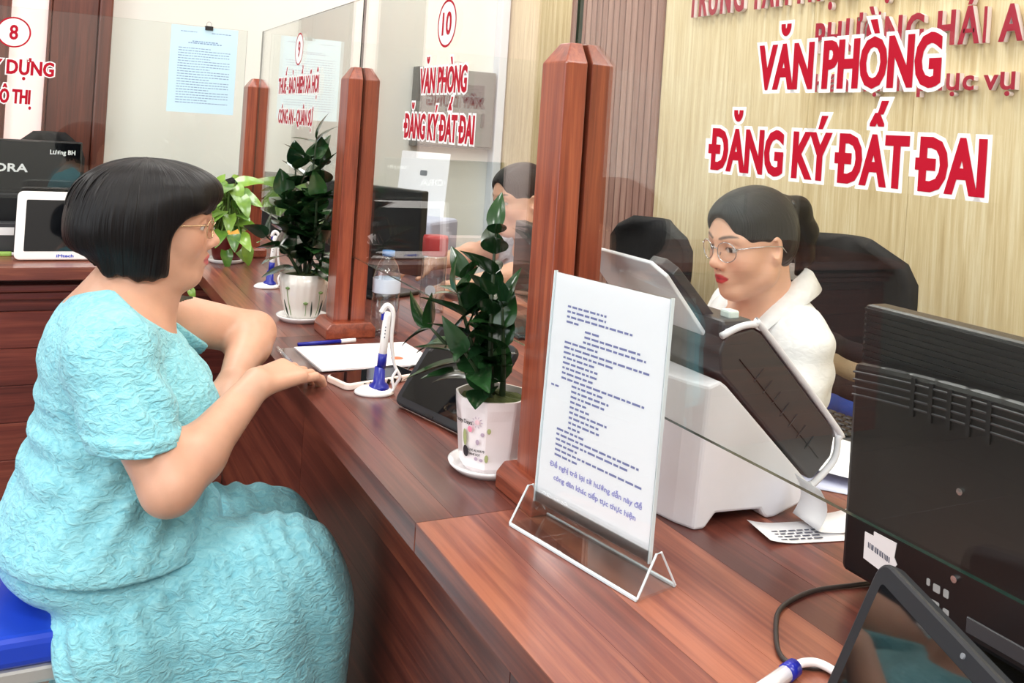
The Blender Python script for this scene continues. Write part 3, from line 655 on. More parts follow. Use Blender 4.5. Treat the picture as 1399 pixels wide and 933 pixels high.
# ---- plants
def leaf_mesh(L, W, fold=0.25, bend=0.18, heart=False, n=9):
    v = []; f = []
    for i in range(n):
        t_ = i/(n-1)
        wv = (math.sin(math.pi*min(1, t_)**0.62)**0.85)*W/2 if not heart else W/2*(1.0-t_)**0.62*(0.72+0.9*min(t_, 0.3)/0.3*0.31)
        if i in (0, n-1): wv = 0.0006 if not (heart and i == 0) else W*0.30
        x = t_*L; z = -bend*L*t_*t_
        for s in (-1, -0.5, 0, 0.5, 1):
            xx = x - (0.10*L*(abs(s)) if heart and i == 0 else 0)
            v.append((xx, s*wv, z+abs(s)*wv*fold))
    for i in range(n-1):
        for k in range(4): f.append((i*5+k, i*5+k+1, (i+1)*5+k+1, (i+1)*5+k))
    me = me_py(v, f, 'leaf'); me.polygons.foreach_set('use_smooth', [True]*len(me.polygons)); return me
def leaf_mat(name, dark, light, rough=0.22, vary=0.5, vein=0.0):
    mt, nt, b = new_mat(name); N = nt.nodes; L = nt.links
    oi = N.new('ShaderNodeObjectInfo'); tc = N.new('ShaderNodeTexCoord'); n = N.new('ShaderNodeTexNoise'); n.inputs['Scale'].default_value = 45 if vein else 25
    L.new(tc.outputs['Object'], n.inputs['Vector'])
    a = N.new('ShaderNodeMath'); a.operation = 'MULTIPLY_ADD'; a.inputs[1].default_value = vary
    L.new(oi.outputs['Random'], a.inputs[0])
    s_ = N.new('ShaderNodeMath'); s_.operation = 'MULTIPLY'; s_.inputs[1].default_value = 1-vary; L.new(n.outputs['Fac'], s_.inputs[0]); L.new(s_.outputs[0], a.inputs[2])
    r = N.new('ShaderNodeValToRGB'); r.color_ramp.elements[0].position = 0.15; r.color_ramp.elements[0].color = dark; r.color_ramp.elements[1].position = 0.95; r.color_ramp.elements[1].color = light
    L.new(a.outputs[0], r.inputs['Fac']); L.new(r.outputs['Color'], b.inputs['Base Color'])
    setp(b, Roughness=rough, **{'Coat Weight': 0.3, 'Coat Roughness': 0.12, 'Transmission Weight': 0.0}); return mt
M['zz'] = leaf_mat('zz_leaf', srgb(12, 34, 22), srgb(46, 86, 42), 0.2, 0.45)
M['zz_stem'] = mat('zz_stem', srgb(40, 58, 32), 0.4)
M['pothos'] = leaf_mat('pothos_leaf', srgb(38, 92, 30), srgb(150, 190, 70), 0.3, 0.5, 1)
M['yellow_leaf'] = mat('yellowing_leaf', srgb(240, 178, 70), 0.5, noise=0.15, nscale=60)
M['pothos_stem'] = mat('pothos_stem', srgb(96, 130, 52), 0.5)
zleaf = [leaf_mesh(0.066, 0.031), leaf_mesh(0.058, 0.029, 0.35, 0.3), leaf_mesh(0.074, 0.033, 0.3, 0.1), leaf_mesh(0.054, 0.036, 0.15, 0.25)]
def place_leaf(me, mt, parent, p, d, upv, s):
    """leaf with local +x along d and its face towards upv"""
    d = d.normalized(); y = upv.cross(d).normalized(); z = d.cross(y)
    mm = Matrix(((d.x, y.x, z.x), (d.y, y.y, z.y), (d.z, y.z, z.z))).to_4x4()
    o = obj('leaf', me, mt, parent); o.matrix_basis = Matrix.Translation(p) @ mm @ Matrix.Scale(s, 4)
    return o
def zz_plant(loc, stems, label, group, seed, size=1.0, leaves=None):
    rnd = random.Random(seed); leaves = leaves or zleaf
    t = thing('zz_plant', label, 'plant', loc, 0, group)
    for base, mid, tip, nl, s0 in stems:
        pts = spline([base, mid, tip], 10)
        obj('stem', tube(pts, [0.0052*(1-0.65*i/len(pts)) for i in range(len(pts))], 7), 'zz_stem', t, smooth=True)
        side = rnd.uniform(0, 6.28)
        for k in range(nl):
            u = 0.22+0.76*k/max(1, nl-1); i = min(len(pts)-2, int(u*(len(pts)-1))); p = pts[i].lerp(pts[i+1], u*(len(pts)-1)-i)
            tg = (pts[i+1]-pts[i]).normalized()
            ax = Vector((math.cos(side), math.sin(side), 0)); ax = (ax-tg*ax.dot(tg)).normalized()
            for sg in (-1, 1):
                q = Matrix.Rotation(rnd.uniform(-0.5, 0.5), 3, tg) @ (ax*sg)
                d = (q*0.8+tg*rnd.uniform(0.25, 0.75)).normalized()
                s = size*s0*rnd.uniform(0.8, 1.12)*(1-0.3*(u > 0.9))
                lim = XG-0.016-loc[0]          # leaves stay on the customer side of the glass
                if (p+d*0.074*s).x > lim: d.x = (lim-p.x)/(0.074*s)-0.15; d.normalize()
                place_leaf(rnd.choice(leaves), 'zz', t, p, d, (tg*1.0-q*0.4+Vector((0, 0, 0.5))), s)
        place_leaf(leaves[1], 'zz', t, pts[-1], (pts[-1]-pts[-2]), ax, 0.8*size*s0)
    return t
V3 = lambda *a: Vector(a)
H = 0.105
# stems given in metres about the pot centre
zz_plant((0.609, 1.222, ZC), [
    (V3(-0.005, -0.005, H), V3(-0.014, -0.004, H+0.11), V3(-0.004, 0.02, H+0.245), 8, 1.0),
    (V3(-0.012, 0.008, H), V3(-0.045, 0.03, H+0.05), V3(-0.085, 0.055, H+0.095), 4, 1.0),
    (V3(0.004, 0.01, H), V3(-0.01, 0.03, H+0.09), V3(-0.03, 0.065, H+0.165), 6, 0.95),
    (V3(0.010, -0.01, H), V3(0.004, -0.018, H+0.06), V3(-0.006, -0.022, H+0.14), 5, 0.9),
    (V3(-0.01, -0.015, H), V3(-0.035, -0.024, H+0.04), V3(-0.062, -0.026, H+0.075), 3, 1.0),
    (V3(-0.01, 0.02, H), V3(-0.03, 0.02, H+0.07), V3(-0.055, 0.03, H+0.15), 5, 0.95)],
    'dark green plant with pointed leaves rising from the cactus-print pot', 'glossy dark plants on the counter', 5, 1.3)
zz_plant((0.585, 2.262, ZC), [
    (V3(0, 0, H), V3(-0.004, 0.0, H+0.15), V3(0.01, 0.01, H+0.34), 7, 1.25),
    (V3(-0.012, 0.0, H), V3(-0.03, 0.01, H+0.10), V3(-0.055, 0.02, H+0.20), 6, 1.2),
    (V3(0.012, 0.01, H), V3(0.025, 0.02, H+0.13), V3(0.028, 0.03, H+0.28), 6, 1.2),
    (V3(-0.01, -0.012, H), V3(-0.05, -0.02, H+0.06), V3(-0.10, -0.01, H+0.10), 4, 1.1),
    (V3(0.0, -0.012, H), V3(0.01, -0.03, H+0.10), V3(0.005, -0.045, H+0.20), 6, 1.2),
    (V3(0.01, -0.015, H), V3(0.03, -0.035, H+0.05), V3(0.03, -0.05, H+0.12), 5, 1.1),
    (V3(-0.005, 0.012, H), V3(-0.03, 0.03, H+0.13), V3(-0.03, 0.04, H+0.27), 6, 1.2)],
    'tall dark green plant with broad round leaves in the ribbed pot', 'glossy dark plants on the counter', 11, 1.2, [leaf_mesh(0.066, 0.044, 0.15, 0.2), leaf_mesh(0.060, 0.046, 0.2, 0.3), leaf_mesh(0.072, 0.042, 0.2, 0.12)])
def pothos(loc, label, seed, n, spread, hang=None):
    rnd = random.Random(seed); t = thing('pothos_plant', label, 'plant', loc, 0)
    hl = [leaf_mesh(0.085, 0.068, 0.18, 0.28, True, 8), leaf_mesh(0.07, 0.06, 0.25, 0.4, True, 8)]
    for k in range(n):
        a = rnd.uniform(0, 6.28); rr = spread*rnd.uniform(0.25, 1.0); z = 0.085+rnd.uniform(-0.01, 0.20)*(1.1-rr/spread*0.4)
        tip = V3(math.cos(a)*rr, math.sin(a)*rr, max(0.06, z)); b = V3(math.cos(a)*0.02, math.sin(a)*0.02, 0.095)
        tip.x = min(tip.x, 0.02); tip.y = min(tip.y, 0.02)
        pts = spline([b, (b+tip)/2+V3(0, 0, 0.05), tip], 5)
        obj('stem', tube(pts, 0.0022, 5), 'pothos_stem', t)
        d = V3(min(0.3, math.cos(a)), min(0.3, math.sin(a)), rnd.uniform(-0.9, 0.1))
        place_leaf(rnd.choice(hl), 'pothos', t, tip, d, V3(-math.cos(a)*0.1-0.15, -math.sin(a)*0.1-0.7, 0.9), rnd.uniform(0.8, 1.1))
    place_leaf(leaf_mesh(0.075, 0.062, 0.2, 0.2, True, 8), 'yellow_leaf', t, V3(-0.005, -0.105, 0.115), V3(0.1, -0.25, -0.95), V3(-0.1, -0.9, 0.3), 0.85)
    for p, d in (((0.045, -0.09, 0.06), (0.2, -0.3, -0.9)), ((-0.02, -0.09, 0.05), (0.1, -0.5, -0.8))):
        place_leaf(hl[1], 'pothos', t, V3(*p), V3(*d), V3(0, -0.8, 0.5), 0.85)
    if hang:
        pts = spline([V3(*p) for p in hang], 6); obj('vine', tube(pts, 0.002, 5), 'pothos_stem', t)
        for i in range(6, len(pts), 4):
            place_leaf(hl[1], 'pothos', t, pts[i], V3(rnd.uniform(-1, 0.4), -0.5, -0.7), V3(-0.2, -0.8, 0.3), 0.5)
    return t
pothos((0.556, 3.185, ZC), 'bushy yellow green pothos with one yellow leaf in the dark red pot', 4, 64, 0.108, [(-0.05, -0.02, 0.1), (-0.1, -0.1, 0.06), (-0.125, -0.135, -0.03), (-0.13, -0.14, -0.14), (-0.12, -0.14, -0.24)])
# ---- water bottles
M['bottle'] = glass_mat('clear_bottle', (0.80, 0.85, 0.89, 1), 2.6, 0.03)
M['red_cap'] = mat('red_cap', srgb(190, 60, 62), 0.35)
def bottle(loc, h_, r, cap, label, with_label):
    t = thing('water_bottle', label, 'bottle', loc, 0)
    if cap == 'wide':
        obj('body', lathe([(0.0, 0.0), (r*0.94, 0.0), (r, 0.006), (r, h_*0.68), (r*0.98, h_*0.72), (r*0.9, h_*0.75)], 28), 'bottle', t, smooth=True)
        obj('cap', lathe([(0.0, h_*0.74), (r*1.0, h_*0.74), (r*1.02, h_*0.76), (r*1.02, h_*0.96), (r*0.95, h_), (0.0, h_)], 28), 'red_cap', t, smooth=True)
        obj('print', lathe([(0.0, -0.0004), (0.014, -0.0004), (0.014, 0.0004), (0, 0.0004)], 20), mat('pale_print', srgb(214, 220, 232), 0.5), t, (-r*0.55, -r*0.86, h_*0.3), (R90, 0, -0.57))
    else:
        obj('body', lathe([(0.0, 0.0), (r*0.94, 0.0), (r, 0.006), (r, h_*0.4), (r*0.94, h_*0.45), (r, h_*0.5), (r, h_*0.66), (r*0.75, h_*0.82), (r*0.45, h_*0.9), (r*0.42, h_*0.93)], 28), 'bottle', t, smooth=True)
        obj('wrapper', lathe([(r*1.01, h_*0.5), (r*1.012, h_*0.505), (r*1.012, h_*0.66), (r*1.0, h_*0.665)], 28), mat('pale_wrapper', srgb(206, 218, 236), 0.4), t, smooth=True)
        obj('cap', lathe([(0.0, h_*0.93), (r*0.46, h_*0.93), (r*0.46, h_*0.99), (0.0, h_)], 20), mat('blue_cap', srgb(90, 150, 220), 0.4), t, smooth=True)
bottle((0.948, 2.312, ZC), 0.205, 0.034, 'wide', 'clear drinking bottle with a wide red cap behind the glass', False)
bottle((0.735, 2.08, ZC), 0.20, 0.033, 'narrow', 'clear water bottle with a pale wrapper half behind the wooden post', True)
# ================================================================== machines on the staff side
# ---- document scanner (side profile in world x,z; extruded along y)
SY0, SY1 = 0.945, 1.205
t = thing('document_scanner', 'white document scanner with a charcoal cover and raised paper chute behind the notice', 'scanner', (0.85, 1.07, ZC))
scw = mat('scanner_white', srgb(228, 228, 236), 0.4, noise=0.03, nscale=40)
body = [(0.772, 0.9), (0.790, 0.9), (0.806, 0.918), (0.882, 0.914), (0.888, 0.905), (0.894, 0.9), (0.908, 0.9), (0.972, 0.918), (0.970, 0.938), (0.8125, 1.084), (0.800, 1.092), (0.782, 1.086)]
bm = bmesh.new()
def ring(y, dx, sc=1.0): return [bm.verts.new((x+(dx if x < 0.80 else 0), y, z)) for x, z in body]
ys = [(SY0, 0.0), (SY0+0.03, -0.012), (SY0+0.07, -0.02), (SY1-0.07, -0.02), (SY1-0.03, -0.012), (SY1, 0.0)]
RR = [ring(y, dx) for y, dx in ys]; n = len(body)
for a in range(len(ys)-1):
    for i in range(n): bm.faces.new((RR[a][i], RR[a][(i+1) % n], RR[a+1][(i+1) % n], RR[a+1][i]))
bm.faces.new(RR[0]); bm.faces.new(RR[-1][::-1])
bmesh.ops.recalc_face_normals(bm, faces=bm.faces[:])
bmesh.ops.bevel(bm, geom=[e for e in bm.edges if e.calc_face_angle(0) > 0.45], offset=0.004, segments=2, profile=0.5, affect='EDGES')
obj('body', from_bm(bm), scw, t, world=True)
cover = [(0.8165, 1.088), (0.803, 1.100), (0.798, 1.128), (0.808, 1.150), (0.852, 1.158), (0.868, 1.150), (1.008, 1.012), (1.013, 0.998), (1.009, 0.972), (0.978, 0.944), (0.970, 0.944)]
cv = obj('cover', prism(cover, SY0+0.003, SY1-0.003, 0.003, 2, 'Y'), 'dkgrey', t, world=True)
rim = [(0.800, 1.150), (0.830, 1.161), (0.856, 1.163), (0.872, 1.155), (1.016, 1.012), (1.021, 0.996), (1.016, 0.966), (0.982, 0.938), (0.972, 0.936)]
obj('rim', tube(spline([(x, SY0+0.004, z) for x, z in rim], 5), 0.0048, 8), scw, t, world=True, smooth=True)
obj('rim', tube(spline([(x, SY1-0.004, z) for x, z in rim], 5), 0.0048, 8), scw, t, world=True, smooth=True)
obj('top_shell', prism([(0.812, 1.153), (0.852, 1.160), (0.872, 1.1515), (1.010, 1.014), (1.017, 0.998), (1.021, 0.998), (1.014, 1.018), (0.874, 1.157), (0.853, 1.164), (0.812, 1.157)], SY0+0.004, SY1-0.004, 0, 2, 'Y'), scw, t, world=True)
d1 = Vector((0.9675-0.8125, 0, 0.938-1.084)).normalized(); n1 = Vector((0.686, 0, 0.728))
for k in range(7):   # embossed marks and seam on the side of the cover
    p = Vector((0.866+0.0165*k, SY0+0.0022, 1.094-0.0165*k))
    obj('side_mark', tube([p-n1*0.010, p+n1*0.012], 0.0009, 5), 'black', t, world=True)
obj('side_seam', tube([(0.832, SY0+0.0024, 1.118), (0.985, SY0+0.0024, 0.972)], 0.0008, 5), 'black', t, world=True)
obj('hinge_block', box((0.806, SY0+0.012, 1.128), (0.862, SY1-0.012, 1.168), 0.006), 'dkgrey', t, world=True)
obj('latch', box((0.828, SY0+0.024, 1.166), (0.846, SY0+0.044, 1.178), 0.003), mat('pale_button', srgb(216, 230, 228), 0.4), t, world=True)
# back vents
vt = box((-0.0012, -0.022, -0.0014), (0.0012, 0.022, 0.0014))
for k in range(4): obj('vent', vt, 'grey', t, (0.7625+0.0008*k, 1.03, 0.965+0.022*k), world=True)
# chute: white plate, charcoal backing arm
ca = Vector((0.722, 0, 1.236)); cb_ = Vector((0.838, 0, 1.102)); cdv = (cb_-ca); cn = Vector((cdv.z, 0, -cdv.x)).normalized()*-1
def slab(a, b, y0, y1, th, cor=0.02):
    L = (b-a).length; u = (b-a).normalized(); nn = Vector((-u.z, 0, u.x))
    if nn.z < 0: nn = -nn
    poly = [(0, cor), (cor, 0), (L, 0), (L, y1-y0), (cor, y1-y0), (0, y1-y0-cor)]
    bm = bmesh.new(); A = [bm.verts.new(a+u*p+Vector((0, y0+q, 0))) for p, q in poly]; B = [bm.verts.new(a+u*p+nn*th+Vector((0, y0+q, 0))) for p, q in poly]
    bm.faces.new(A[::-1]); bm.faces.new(B)
    for i in range(6): bm.faces.new((A[i], A[(i+1) % 6], B[(i+1) % 6], B[i]))
    bmesh.ops.recalc_face_normals(bm, faces=bm.faces[:]); bmesh.ops.bevel(bm, geom=bm.edges[:], offset=0.0015, segments=2, profile=0.5, affect='EDGES'); return from_bm(bm)
obj('paper_chute', slab(ca, cb_, 0.99, 1.185, 0.006), scw, t, world=True)
obj('chute_arm', slab(ca+Vector((0.022, 0, -0.004)), cb_+Vector((0.020, 0, 0.016)), 1.0, 1.06, 0.014, 0.014), 'dkgrey', t, world=True)
obj('chute_lip', slab(cb_+Vector((-0.03, 0, 0.012)), cb_+Vector((0.012, 0, -0.026)), 0.965, 1.19, 0.012, 0.006), 'dkgrey', t, world=True)
# ---- receipt slips
def sheet(nx, ny, w_, h_, fz, th=0.0006):
    v = []; f = []
    for j in range(ny+1):
        for i in range(nx+1):
            a, b = i/nx, j/ny; v.append(fz(a, b, w_, h_))
    for j in range(ny):
        for i in range(nx): q = j*(nx+1)+i; f.append((q, q+1, q+nx+2, q+nx+1))
    me = me_py(v, f); me.polygons.foreach_set('use_smooth', [True]*len(f)); return me
def thick(o, th):
    m_ = o.modifiers.new('thickness', 'SOLIDIFY'); m_.thickness = th; m_.offset = 1; return o
t = thing('receipt', 'white printed slip lying under the curled paper beside the scanner', 'paper', (0.905, 0.895, ZC+0.001), math.radians(-12))
thick(obj('slip', sheet(10, 2, 0.12, 0.06, lambda a, b, w_, h_: ((a-0.5)*w_, (b-0.5)*h_, 0.006*max(0, 0.35-a)**2*8)), 'paper', t), 0.0005)
bm = bmesh.new(); rnd = random.Random(2)
for j in range(4):
    x = -0.045
    while x < 0.02: L = rnd.uniform(0.006, 0.014); bx(bm, (x+L/2, -0.022+0.008*j, 0.0021), (L, 0.0026, 0.0003)); x += L+0.003
o = obj('small_print', from_bm(bm), 'ink_dark', t); o['kind'] = 'stuff'
t = thing('receipt', 'curled blank paper strip rising from the scanner foot', 'paper', (0.965, 0.895, ZC+0.0025), math.radians(-10))
def curl(a, b, w_, h_):
    s = a*0.19
    if s < 0.055: x, z = -0.045+0.012*math.sin(s/0.055*3.1), 0.060-s*0.98
    else:
        q = s-0.055; x = -0.045+q; z = 0.006+0.016*(q/0.135)**2-0.006*math.sin(q/0.135*math.pi)
        if q > 0.105: z += (q-0.105)*0.9; x -= (q-0.105)*0.4
    return (x, (b-0.5)*h_, max(0.001, z))
thick(obj('strip', sheet(28, 2, 0.19, 0.058, curl), 'paper', t, (0, 0, 0)), 0.0005)
for k, (x, y, rz_, w_, h_) in enumerate(((1.17, 1.03, 0.5, 0.18, 0.25), (1.15, 1.02, 0.75, 0.18, 0.25))):
    t = thing('paper_sheet', ('rumpled white sheet on the officer desk beside the scanner', 'pale blue written form under the rumpled sheet')[k], 'paper', (x, y, ZC+0.012*(1-k)+0.001), rz_)
    ph = 2.0*k
    thick(obj('sheet', sheet(14, 14, w_, h_, lambda a, b, W_, H_: ((a-0.5)*W_, (b-0.5)*H_, 0.004*(1-k)*(1+math.sin(a*9+ph)*math.cos(b*7)))), 'paper' if k == 0 else mat('pale_blue_paper', srgb(214, 216, 240), 0.8), t), 0.0006)
# ---- keyboard on the officer's desk
t = thing('keyboard', 'black computer keyboard on the officer desk', 'keyboard', (1.27, 1.33, ZC), math.radians(-84))
obj('tray', box((-0.20, -0.062, 0), (0.20, 0.062, 0.016), 0.004), 'dkgrey', t)
key = box((-0.008, -0.008, 0.016), (0.008, 0.008, 0.022), 0.002, 1)
for r_ in range(5):
    for c_ in range(20): obj('key', key, 'black', t, (-0.183+0.0193*c_, -0.042+0.021*r_, 0))
# ---- near monitor, its back to the customers
MX = 0.86; MY1 = 0.774; MYW = 0.55; MZ0, MZ1 = 0.918, 1.226
t = thing('monitor', 'black monitor seen from behind with ribbed back and torn white barcode sticker', 'monitor', (MX+0.05, MY1-MYW/2, ZC))
obj('shell', box((MX, MY1-MYW, MZ0), (MX+0.035, MY1, MZ1), 0.006), 'black', t, world=True)
obj('screen', box((MX+0.0352, MY1-MYW+0.015, MZ0+0.02), (MX+0.037, MY1-0.015, MZ1-0.015)), 'screen', t, world=True)
rib = box((-0.0016, -MYW/2+0.004, -0.0016), (0.0016, MYW/2-0.004, 0.0016))
nr = 44
for k in range(nr): obj('rib', rib, 'black', t, (MX-0.0006, MY1-MYW/2, MZ0+0.006+(MZ1-MZ0-0.012)*k/(nr-1)), world=True)
hump = [(MY1-0.020-0.0, 0.93), (MY1-MYW+0.02, 0.93), (MY1-MYW+0.02, 1.176)] + [(MY1-MYW/2+(MYW/2-0.02)*u, 1.176-0.012*abs(u)**2.5) for u in np.linspace(-0.98, 1, 15)]
obj('rear_cover', prism(hump, MX-0.032, MX+0.002, 0.006, 2, 'X'), mat('satin_black', srgb(10, 11, 14), 0.3), t, world=True)
for k in range(4):
    obj('vent_slat', tube([(MX-0.033, MY1-0.022-(MYW-0.044)*u, 1.166-0.0085*k-0.012*abs(2*u-1)**2.5) for u in np.linspace(0, 1, 14)], 0.0013, 5), 'dkgrey', t, world=True)
for k in range(5): obj('vent_bar', box((MX-0.0345, MY1-0.105-0.022*k, 1.128), (MX-0.032, MY1-0.1-0.022*k, 1.168)), 'black', t, world=True)
for y, z in ((MY1-0.165, 1.072), (MY1-0.165, 0.985)):
    obj('screw', lathe([(0, -0.002), (0.0035, -0.002), (0.0035, 0.002), (0, 0.0022)], 12), 'metal', t, (MX-0.033, y, z), (0, -R90, 0), world=True)
stick = [(MY1-0.052, 0.985), (MY1-0.052, 0.956), (MY1-0.098, 0.949), (MY1-0.092, 0.962), (MY1-0.096, 0.968), (MY1-0.092, 0.974), (MY1-0.094, 0.990), (MY1-0.064, 0.990), (MY1-0.064, 0.985)]
s_ = obj('barcode_sticker', prism(stick, MX-0.0330, MX-0.0322, 0, 1, 'X'), mat('sticker_paper', srgb(226, 220, 222), 0.7), t, world=True)
bm = bmesh.new(); rnd = random.Random(9); y = MY1-0.058
while y > MY1-0.088: w_ = rnd.uniform(0.0005, 0.0018); bx(bm, (MX-0.0332, y, 0.973-0.15*(MY1-0.058-y)), (0.0003, w_, 0.006)); y -= w_+0.0011
o = obj('barcode', from_bm(bm), 'ink_dark', s_, (-s_.location.x-0.0, 0, 0)); o.location = (0, 0, 0); o['kind'] = 'stuff'
ic = mat('faded_icon_print', srgb(150, 150, 150), 0.7)
for y, z, a, b in ((0.135, 0.968, 0.004, 0.007), (0.145, 0.966, 0.008, 0.008), (0.156, 0.966, 0.006, 0.008), (0.130, 0.951, 0.005, 0.006), (0.144, 0.949, 0.010, 0.008), (0.157, 0.948, 0.007, 0.006)):
    obj('icon_mark', prism([(MY1-y+p, z+q) for p, q in rrect(a, b, 0.0012, 2)], MX-0.0328, MX-0.0322, 0, 1, 'X'), ic, t, world=True)
obj('stand_neck', box((MX+0.04, MY1-MYW/2-0.05, ZC+0.01), (MX+0.065, MY1-MYW/2+0.05, 1.08), 0.006), 'black', t, world=True)
obj('stand_foot', box((MX-0.05, MY1-MYW/2-0.12, ZC), (MX+0.13, MY1-MYW/2+0.12, ZC+0.014), 0.005), 'black', t, world=True)
obj('badge', box((MX-0.0335, MY1-0.245, 0.940), (MX-0.031, MY1-0.18, 0.956), 0.001, 1), 'dkgrey', t, world=True)
t = thing('cable', 'thin black cable looping over the counter towards the near tablet', 'cable', (0.70, 0.72, ZC))
cpts = [(1230, 790), (1178, 798), (1120, 805), (1085, 818), (1064, 835), (1060, 862), (1064, 890), (1078, 905), (1110, 912), (1160, 913), (1200, 915)]
cw = [on_z(px, py, ZC+0.003) for px, py in cpts]
obj('cord', tube(spline(cw, 6), 0.0026, 8), mat('cable_grey_black', srgb(48, 40, 38), 0.45), t, world=True, smooth=True)
t = thing('cable', 'short thick black plug cable at the near tablet foot', 'cable', (0.67, 0.62, ZC))
obj('cord', tube(spline([on_z(px, py, ZC+0.005) for px, py in ((1150, 945), (1143, 930), (1148, 919), (1162, 914), (1180, 918))], 6), 0.005, 8), 'black', t, world=True, smooth=True)
# ---- monitors of the other booths
def plain_monitor(loc, rz, w_, h_, z0, label, group=None):
    t = thing('monitor', label, 'monitor', loc, rz, group)
    obj('shell', box((-w_/2, -0.016, z0), (w_/2, 0.016, z0+h_), 0.005), 'black', t)
    obj('screen', box((-w_/2+0.012, 0.0162, z0+0.018), (w_/2-0.012, 0.0175, z0+h_-0.012)), 'screen', t)
    obj('stand_neck', box((-0.03, -0.012, 0.01), (0.03, 0.012, z0+0.08), 0.004), 'black', t)
    obj('stand_foot', box((-0.12, -0.08, 0.0), (0.12, 0.1, 0.012), 0.005), 'black', t)
    return t
# booth 8: brand and handwritten note on the black back
y8 = 3.50; xr8 = on_y(113, 196, y8).x; ztop8 = on_y(60, 192, y8).z; zb8 = on_y(60, 268, y8).z
w8 = 0.54
t = plain_monitor((xr8-w8/2, y8, ZC), 0, w8, ztop8-zb8+0.12, zb8-0.12-ZC, 'black monitor back with a white brand name and handwritten note behind glass 8')
obj('back_panel', box((-w8/2+0.004, -0.020, zb8-ZC+0.012), (w8/2-0.004, -0.014, ztop8-ZC-0.004), 0.002), 'screen', t)
obj('trim_line', box((-w8/2+0.004, -0.021, zb8-ZC+0.003), (w8/2-0.004, -0.014, zb8-ZC+0.009)), 'dkgrey', t)
def back_text(s, pl, pr, zt, zb, m_, bold):
    a = on_y(*pl, y8-0.021); b = on_y(*pr, y8-0.021); z1 = on_y(*zt, y8-0.021).z; z0 = on_y(*zb, y8-0.021).z
    obj('lettering', text_fit(s, Vector((a.x-(xr8-w8/2), -0.0205, z0-ZC)), UX, UZ, b.x-a.x, z1-z0, bold, 0, 0, 0.0006), m_, t)
back_text('ORA', (-10, 235), (38, 235), (20, 223), (20, 235), 'white', 0.14)
back_text('Lương BH', (68, 211), (103, 212), (85, 205), (85, 211.5), 'white', 0.12)
plain_monitor((0.86, 2.60, ZC), math.radians(-62), 0.40, 0.24, 0.075, 'black monitor behind the glass with the circled 10, next to the bottle')
plain_monitor((1.13, 2.06, ZC), math.radians(-100), 0.34, 0.20, 0.06, 'black monitor in front of the second officer face')
# ---- white display frame on counter 8
a8 = on_z(26, 357, ZC); b8 = on_z(151, 357, ZC)
t = tablet('display_frame', ((a8.x+b8.x)/2+0.012, (a8.y+b8.y)/2+0.01, ZC), 0.0, 0.315, 0.212, 0.12, 'white framed display standing in front of the number 8 glass', 'white_gloss', 0.022, 0.026, 'screen', None, False)
cs = [c for c in t.children if c.name.startswith('case')][0]
obj('lettering', text_fit('iMtech', Vector((-0.04, -0.0112, 0.007)), UX, UZ, 0.05, 0.010, 0.18, 0, 0, 0.0006), mat('print_blue', srgb(40, 70, 190), 0.5), cs)
# clutter left of the frame on counter 8
def small_box(nm, px, py, y, w_, d_, h_, m_, label, rz=0.0, z=None):
    p = on_z(px, py, ZC) if z is None else on_y(px, py, y)
    t = thing(nm, label, nm.replace('_', ' '), (p.x, y, ZC if z is None else z), rz)
    obj('carton', box((-w_/2, -d_/2, 0), (w_/2, d_/2, h_), 0.003), m_, t); return t
t = small_box('paper_box', 14, 345, 3.42, 0.085, 0.06, 0.022, 'white', 'flat white box beside the white framed display'); obj('band', box((-0.012, -0.0305, 0.001), (0.004, 0.0305, 0.0225)), 'blue', t)
t = small_box('desk_organizer', 8, 345, 3.40, 0.11, 0.05, 0.10, 'dkgrey', 'dark desk organizer under the branded monitor back'); obj('note_pad', box((-0.05, -0.028, 0.06), (0.02, -0.026, 0.085)), 'white', t); obj('note_pad', box((0.03, -0.028, 0.055), (0.045, -0.026, 0.09)), 'white', t)
t = small_box('candy_packet', 5, 345, 3.33, 0.05, 0.03, 0.012, mat('green_packet', srgb(150, 190, 90), 0.4), 'small green packet in front of the white box')
obj('flap', box((0.02, -0.012, 0.002), (0.032, 0.012, 0.010), 0.002), 'white', t)
# ---- clipped notice on glass 8
c0 = on_y(232, 33, YG8-0.004); c1 = on_y(328, 42, YG8-0.004); cz = on_y(280, 155, YG8-0.004).z
t = thing('hanging_notice', 'pale blue printed sheet clipped to the top of the number 8 glass', 'notice', ((c0.x+c1.x)/2, YG8-0.0045, cz))
pw = c1.x-c0.x-0.012; phh = ZG1-0.003-cz
o = obj('sheet', box((-pw/2, -0.0006, 0), (pw/2, 0.0006, phh)), mat('pale_blue_sheet', srgb(200, 232, 250), 0.7), t)
rows = [(-pw*0.36, -pw*0.12, phh*0.93, 0.003), (pw*0.1, pw*0.4, phh*0.93, 0.003), (-pw*0.18, pw*0.2, phh*0.82, 0.004), (-pw*0.24, pw*0.26, phh*0.80, 0.004)]
for i in range(22): rows.append((-pw*0.38, pw*(0.40 if i % 4 else 0.1), phh*(0.74-0.03*i), 0.0028))
q = obj('small_print', word_bars(0.2, rows, 0.0003, -0.0006, 8), mat('print_faint_blue', srgb(140, 166, 200), 0.8), o); q['kind'] = 'stuff'
cl = obj('binder_clip', prism([(-0.013, -0.010), (0.013, -0.010), (0.013, 0.004), (-0.013, 0.004)], -0.006, 0.013, 0.001, 1, 'Y'), 'black', t, (0.012, 0, phh+0.001))
obj('wire_handle', tube([(-0.007, 0.003, 0.003), (-0.008, 0.003, 0.013), (-0.003, 0.003, 0.019), (0.003, 0.003, 0.019), (0.008, 0.003, 0.013), (0.007, 0.003, 0.003)], 0.0009, 6), 'metal', cl)
